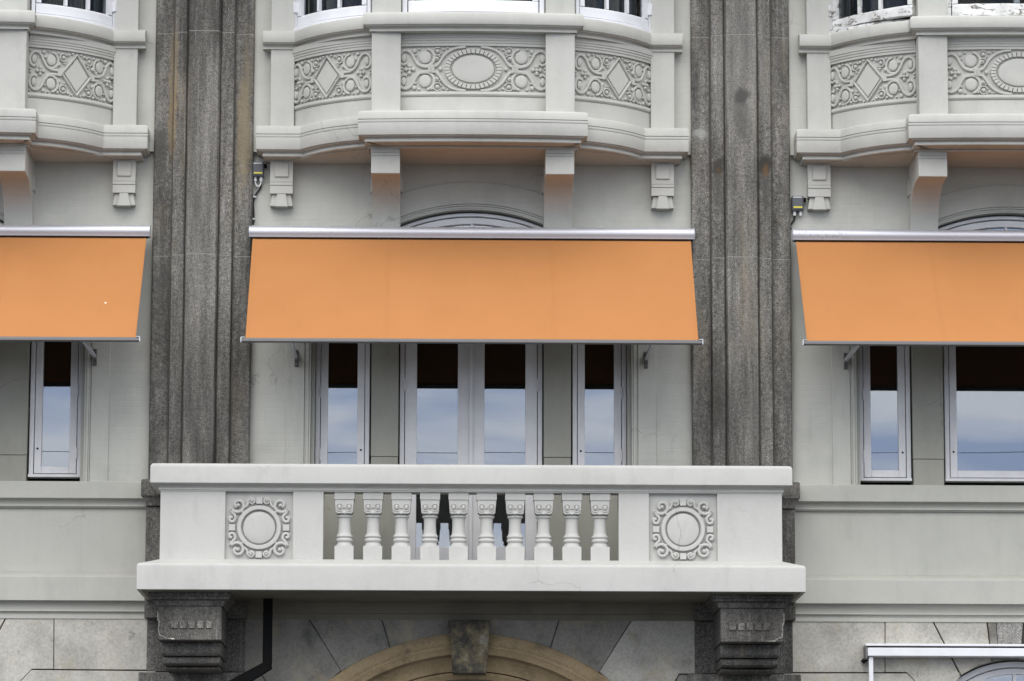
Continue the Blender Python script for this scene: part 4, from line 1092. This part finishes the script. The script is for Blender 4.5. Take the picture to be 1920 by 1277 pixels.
# ================================================================== THINGS
# ---- awnings
def awning(cx, hw, cloth, label, arms):
    pr, pb = .20, 1.23
    zt_, zb_ = H(424, pr+.06), H(446, pr+.06); zmid_ = (zt_+zb_)/2; rad = (zt_-zb_)/2
    loc = (cx, -0.02, zmid_)
    A = thing('awning', label, 'awning', loc, 'orange awnings over the windows')
    m = MB(); prof = []
    for k in range(15):
        a = R(-70+215*k/14); prof.append((pr+rad*1.05*math.cos(a), zmid_+rad*math.sin(a)))
    prof = [(pr+rad*.35, zb_-.004), (pr+rad*.75, zb_+.004)]+prof[2:]+[(pr-rad*1.05, zmid_+rad*.4), (pr-rad*1.05, zb_+.0), (pr-rad*.2, zb_+.004)]
    m.prism_pz(prof, cx-hw+.006, cx+hw-.006); m.build('cassette', 'alu', A)
    for sg in (-1, 1):
        x0, x1 = sorted((cx+sg*(hw-.006), cx+sg*(hw+.004))); m = MB(); m.prism_pz([(pr+(p-pr)*1.03, zmid_+(z-zmid_)*1.03) for p, z in prof], x0, x1); m.build('end_cap', 'alu', A, bevel=.002)
    for x in (-hw*.85, 0, hw*.85):
        m = MB(); m.box(cx+x-.05, cx+x+.05, -.01, pr-rad*.9, zmid_-.03, zmid_+.03); m.build('wall_bracket', 'alu_dark', A, bevel=.003)
    m = MB(); m.box(cx-hw+.012, cx+hw-.012, pr-rad*.4, pr+rad*.55, zb_-.010, zb_-.0045); m.build('slot', 'black', A)
    # cloth
    z1, z0 = zb_-.012, H(637, pb); p1 = pr+.02; fw = hw-.030
    n, mm_ = 48, 22; m = MB()
    for side_ in (0, .003):
        for j in range(mm_+1):
            v = j/mm_
            for i in range(n+1):
                u = i/n*2-1
                sag = -.018*math.sin(math.pi*v)*(1-.3*u*u)-.004*math.sin(u*9+1.3)*math.sin(math.pi*v)
                x = cx+u*fw; p = p1+(pb-.012-p1)*v-side_*.9; z = z1+(z0-z1)*v+sag-side_*.5
                m.pt(x, p, z)
    NN = (n+1)*(mm_+1)
    for j in range(mm_):
        for i in range(n):
            a = j*(n+1)+i; m.f.append([a, a+1, a+n+2, a+n+1]); b = NN+a; m.f.append([b, b+n+1, b+n+2, b+1])
    for j in range(mm_):
        for i in (0, n): a = j*(n+1)+i; m.f.append([a, a+n+1, NN+a+n+1, NN+a])
    o = m.build('cloth', cloth, A, angle=60)
    o.data.materials.append(M['fabric_back'])
    for q_ in range(n*mm_): o.data.polygons[2*q_+1].material_index = 1
    # seams where the cloth widths are sewn together, and side hems
    for u in (-.38, .365, -.992, .992):
        m = MB(); w = .010
        for j in range(mm_+1):
            v = j/mm_; sag = -.018*math.sin(math.pi*v)*(1-.3*u*u)-.004*math.sin(u*9+1.3)*math.sin(math.pi*v)
            for dx_ in (-w, w): m.pt(cx+u*fw+dx_, p1+(pb-.012-p1)*v+.0016, z1+(z0-z1)*v+sag+.0018)
        for j in range(mm_): m.f.append([2*j, 2*j+1, 2*j+3, 2*j+2])
        m.build('seam', cloth, A)
    # front bar
    m = MB(); m.prism_pz([(pb-.03, z0+.006), (pb+.012, z0+.006), (pb+.02, z0-.002), (pb+.02, z0-.026), (pb+.012, z0-.034), (pb-.03, z0-.034)], cx-hw-.005, cx+hw+.005); m.build('front_bar', 'alu_dark', A, bevel=.002)
    for sg in (-1, 1):
        x0, x1 = sorted((cx+sg*(hw+.005), cx+sg*(hw+.012))); m = MB(); m.box(x0, x1, pb-.034, pb+.024, z0-.037, z0+.010)
        x0, x1 = sorted((cx+sg*(hw-.025), cx+sg*(hw+.010))); m.box(x0, x1, pb-.005, pb+.023, z0+.0075, z0+.013); m.build('bar_end_cap', 'white', A, bevel=.002)
        # arm
        xa = cx+sg*arms; zf = H(672, 0.05)
        m = MB(); m.tube([(xa, -.05, zf), (xa, -(pb-.01), z0-.015)], .021, square=True); m.build('arm', 'alu', A, bevel=.003)
        m = MB(); m.box(xa-.018, xa+.018, -.0, .026, zf-.085, zf+.075); m.box(xa-.015, xa+.015, .026, .075, zf-.035, zf+.03); m.build('arm_bracket', 'alu_dark', A, bevel=.003)
        for dz in (-.065, .055):
            m = MB(); m.tube([(xa, -.028, zf+dz), (xa, -.045, zf+dz)], .013, 6); m.build('bolt', 'alu_dark', A)
    return A
hc = (XX(1301, .2, 435)-XX(468, .2, 435))/2; cc = (XX(1301, .2, 435)+XX(468, .2, 435))/2
awning(cc, hc, 'fabric', 'wide orange awning above the balcony, between the two granite pilasters', 1.655)
awning(CX-PER-.01, XX(281, .2, 435)-(CX-PER-.01), 'fabric_spot', 'orange awning left of the left granite pilaster, small pale dropping on its cloth', 1.57)
awning(CX+PER+.0, (CX+PER)-XX(1486, .2, 435), 'fabric', 'orange awning right of the right granite pilaster, above the single wide window', 1.57)

# ---- junction boxes and cables beside the pilasters
def jbox(px, py, w, h, label, loop):
    x, z = W(px, py, .09); W2, H2 = w*U, h*U
    A = thing('junction_box', label, 'junction box', (x, 0, z))
    m = MB(); m.box(x-W2/2, x+W2/2, .0, .085, z-H2/2, z+H2/2); m.build('housing', 'boxgrey', A, bevel=.006)
    m = MB(); m.box(x-W2/2+.008, x+W2/2-.008, .085, .095, z-H2/2+.012, z+H2/2-.012); m.build('lid', 'boxgrey', A, bevel=.004)
    m = MB(); m.box(x-W2*.38, x+W2*.38, .0955, .098, z-H2*.32, z-H2*.22); m.build('yellow_strip', 'yellow', A)
    m = MB(); m.box(x-W2*.40, x+W2*.36, .0955, .098, z+H2*.36, z+H2*.42); m.build('pale_strip', 'plastic', A)
    for sg in (-1, 1):
        m = MB(); m.tube([(x+sg*W2*.26, -.05, z-H2/2), (x+sg*W2*.26, -.05, z-H2/2-.04)], .015, 8); m.build('cable_gland', 'plastic', A)
    m = MB(); m.box(x+W2/2+.001, x+W2/2+.028, .03, .06, z+.02, z+.06); m.build('fixing_lug', 'black', A, bevel=.003)
    if loop:
        m = MB(); c = []
        for k in range(13):
            a = math.pi+math.pi*k/12; c.append((x+W2*.26*math.cos(a), -.05, z-H2/2-.04+.05*math.sin(a)))
        m.tube(c, .008, 6); m.build('cable_loop', 'plastic', A)
    return x, z-H2/2-.04, W2
x, z, w2 = jbox(484, 317, 21, 28, 'dark junction box with yellow strip, between granite pilaster and pendant left of centre', True)
ze = H(424, .1)
pts = smooth([(x+w2*.26, z), (x+w2*.2, z-.06), (x-.02, z-.12), (x-.045, z-.20), (x-.038, z-.36), (x-.05, z-.44), (x-.042, (z+ze)/2-.05), (x-.045, ze)], 5)
CB = thing('cable', 'black cable clipped down the wall beside the left granite pilaster', 'cable', (x, 0, ze))
m = MB(); m.tube([(a, -.022, b) for a, b in pts], .0085, 7); m.build('sheath', 'rubber', CB)
for t in (.35, .68, .95):
    a, b = pts[int(t*(len(pts)-1))]; m = MB(); m.box(a-.016, a+.016, 0, .036, b-.008, b+.008); m.build('clip', 'plastic', CB, bevel=.002)
x, z, w2 = jbox(1496, 381, 22, 29, 'dark junction box with yellow strip, beside the pendant right of the stained pilaster', False)
m = MB(); m.tube([(x-.02, -.05, z+.04+29*U+.0), (x-.02, -.05, z+.10+29*U), (x-.012, -.05, z+.13+29*U)], .010, 6)
ze = H(430, .1, 1495)
pts = smooth([(x-w2*.26, z), (x-w2*.3, z-.04), (x-.075, z-.10), (x-.07, ze)], 5)
CB = thing('cable', 'short black cable below the right-hand junction box', 'cable', (x, 0, ze))
m = MB(); m.tube([(a, -.03, b) for a, b in pts], .0095, 7); m.build('sheath', 'rubber', CB)
a, b = pts[-4]; m = MB(); m.box(a-.02, a+.02, 0, .045, b-.008, b+.008); m.build('clip', 'black', CB, bevel=.002)
# screws / old fixing pins in the wall
# ---- black drain pipe under the balcony
xp, zp = W(501, 1247, .42); zt_ = zs_b-.001
DP = thing('drain_pipe', 'black square drain pipe bending left under the balcony', 'drain pipe', (xp, -.42, zp))
m = MB(); m.box(xp-.042, xp+.042, .36, .46, zp-.0, zt_); m.build('upright', 'black', DP, bevel=.008)
x2, z2 = W(430, 1288, .25)
m = MB(); m.prism_xz([(xp-.042, zp+.02), (xp+.042, zp+.0), (xp+.042, zp-.035), (x2+.05, z2-.06), (x2-.02, z2+.03)], .34, .459); m.build('bend', 'black', DP, bevel=.008)
m = MB(); m.box(xp-.06, xp+.06, .345, .475, zt_-.03, zt_-.002)
m = MB(); m.box(x2-.08, x2+.01, .30, .40, .14, z2+.0); m.build('lower_pipe', 'black', DP, bevel=.008)

# ---- retracted awning over the ground floor window at right
xa0 = XX(1622, .2, 1220); zt_, zl_ = H(1207, .24, 1700), H(1231, .24, 1700)
hwc = GX-xa0
RA_ = thing('folded_awning', 'white cassette of a rolled up awning over the arched ground floor window', 'awning', (GX, -.02, zt_))
m = MB(); m.box(xa0+.03, GX+hwc-.03, .05, .20, zl_+.0, zt_-.035); m.box(xa0+.02, GX+hwc-.02, .05, .235, zl_+.004, zt_-.036); m.build('cassette', 'white', RA_, bevel=.006)
m = MB(); m.box(xa0, GX+hwc, .03, .245, zt_-.022, zt_); m.build('rain_hood', 'white', RA_, bevel=.004)
m = MB(); m.box(xa0+.04, GX+hwc-.04, .05, .215, zt_-.034, zt_-.023); m.build('slot', 'black', RA_)
for sg in (-1, 1):
    x0, x1 = sorted((GX+sg*(hwc), GX+sg*(hwc-.018))); m = MB(); m.box(x0, x1, .03, .23, zl_-.02, zt_-.023); m.build('end_plate', 'alu_dark', RA_, bevel=.003)
    x0, x1 = sorted((GX+sg*(hwc-.035), GX+sg*(hwc-.075))); m = MB(); m.box(x0, x1, .12, .20, 1.2, zl_-.002); m.build('guide_rail', 'white', RA_, bevel=.004)
    m = MB(); xx = GX+sg*(hwc+.005); m.tube([(xx, -.06, zl_-.02), (xx-sg*.0, -.14, zl_-.05)], .012, 6); m.tube([(xx+sg*.02, -.08, zl_-.035), (xx-sg*.04, -.10, zl_-.03)], .009, 6); m.build('bolt', 'black', RA_)
RA_.empty_display_size = .2

# ---- curtains behind the bow window panes
def curtain(off, sgn, label, group=None):
    P_ = curve_side(1.60, -.10, 1.02, .38, .08)
    if sgn > 0: P_ = mirror(P_)
    P_ = [(x+off, p) for x, p in P_]
    f, T = path_map(P_, 0)
    cA = thing('curtain', label, 'curtain', (P_[8][0], -P_[8][1], z_sill_t+.05))
    for (a, b, mt, nm) in (((-.5, -.22, 'curtain', 'net_edge') if sgn < 0 else (.22, .5, 'curtain', 'net_edge')), ((-.20, .5, 'curtain_dark', 'drape') if sgn < 0 else (-.5, .20, 'curtain_dark', 'drape'))):
        m = MB(); n = 60; i0 = 0
        for k in range(n+1):
            t = a+(b-a)*k/n; h = .018*math.sin(t*T*95)+.006*math.sin(t*T*210)
            q = f(t*T, 0, h)
            m.v.append((q[0], q[1], z_sill_t-.1)); m.v.append((q[0], q[1], ZT+.36))
        for k in range(n): m.f.append([2*k, 2*k+1, 2*k+3, 2*k+2])
        m.build(nm, mt, cA, angle=60)
curtain(-PER, 1, 'curtain behind the bow window at the left edge of the photo')
curtain(0, -1, 'curtain in the left curved window of the centre bow')
curtain(0, 1, 'curtain in the right curved window of the centre bow')
curtain(PER, -1, 'curtain behind the flaking window of the right bow')

# ---- overhead wires over the street, mirrored in the panes
def wire(y, z0, z1, label):
    m = MB(); pts = []
    for k in range(33):
        t = k/32; x = -40+80*t; pts.append((x, y, z0+(z1-z0)*t-.5*4*t*(1-t)))
    m.tube(pts, .004, 5); o = m.build('overhead_wire', 'black'); o['label'] = label; o['category'] = 'wire'; o['group'] = 'tram wires over the street'
wire(-12.0, 7.95, 8.25, 'nearer thin tram wire mirrored in the panes above the balcony')
wire(-14.5, 8.15, 8.20, 'farther thin tram wire mirrored in the panes above the balcony')
bpy.context.view_layer.update()
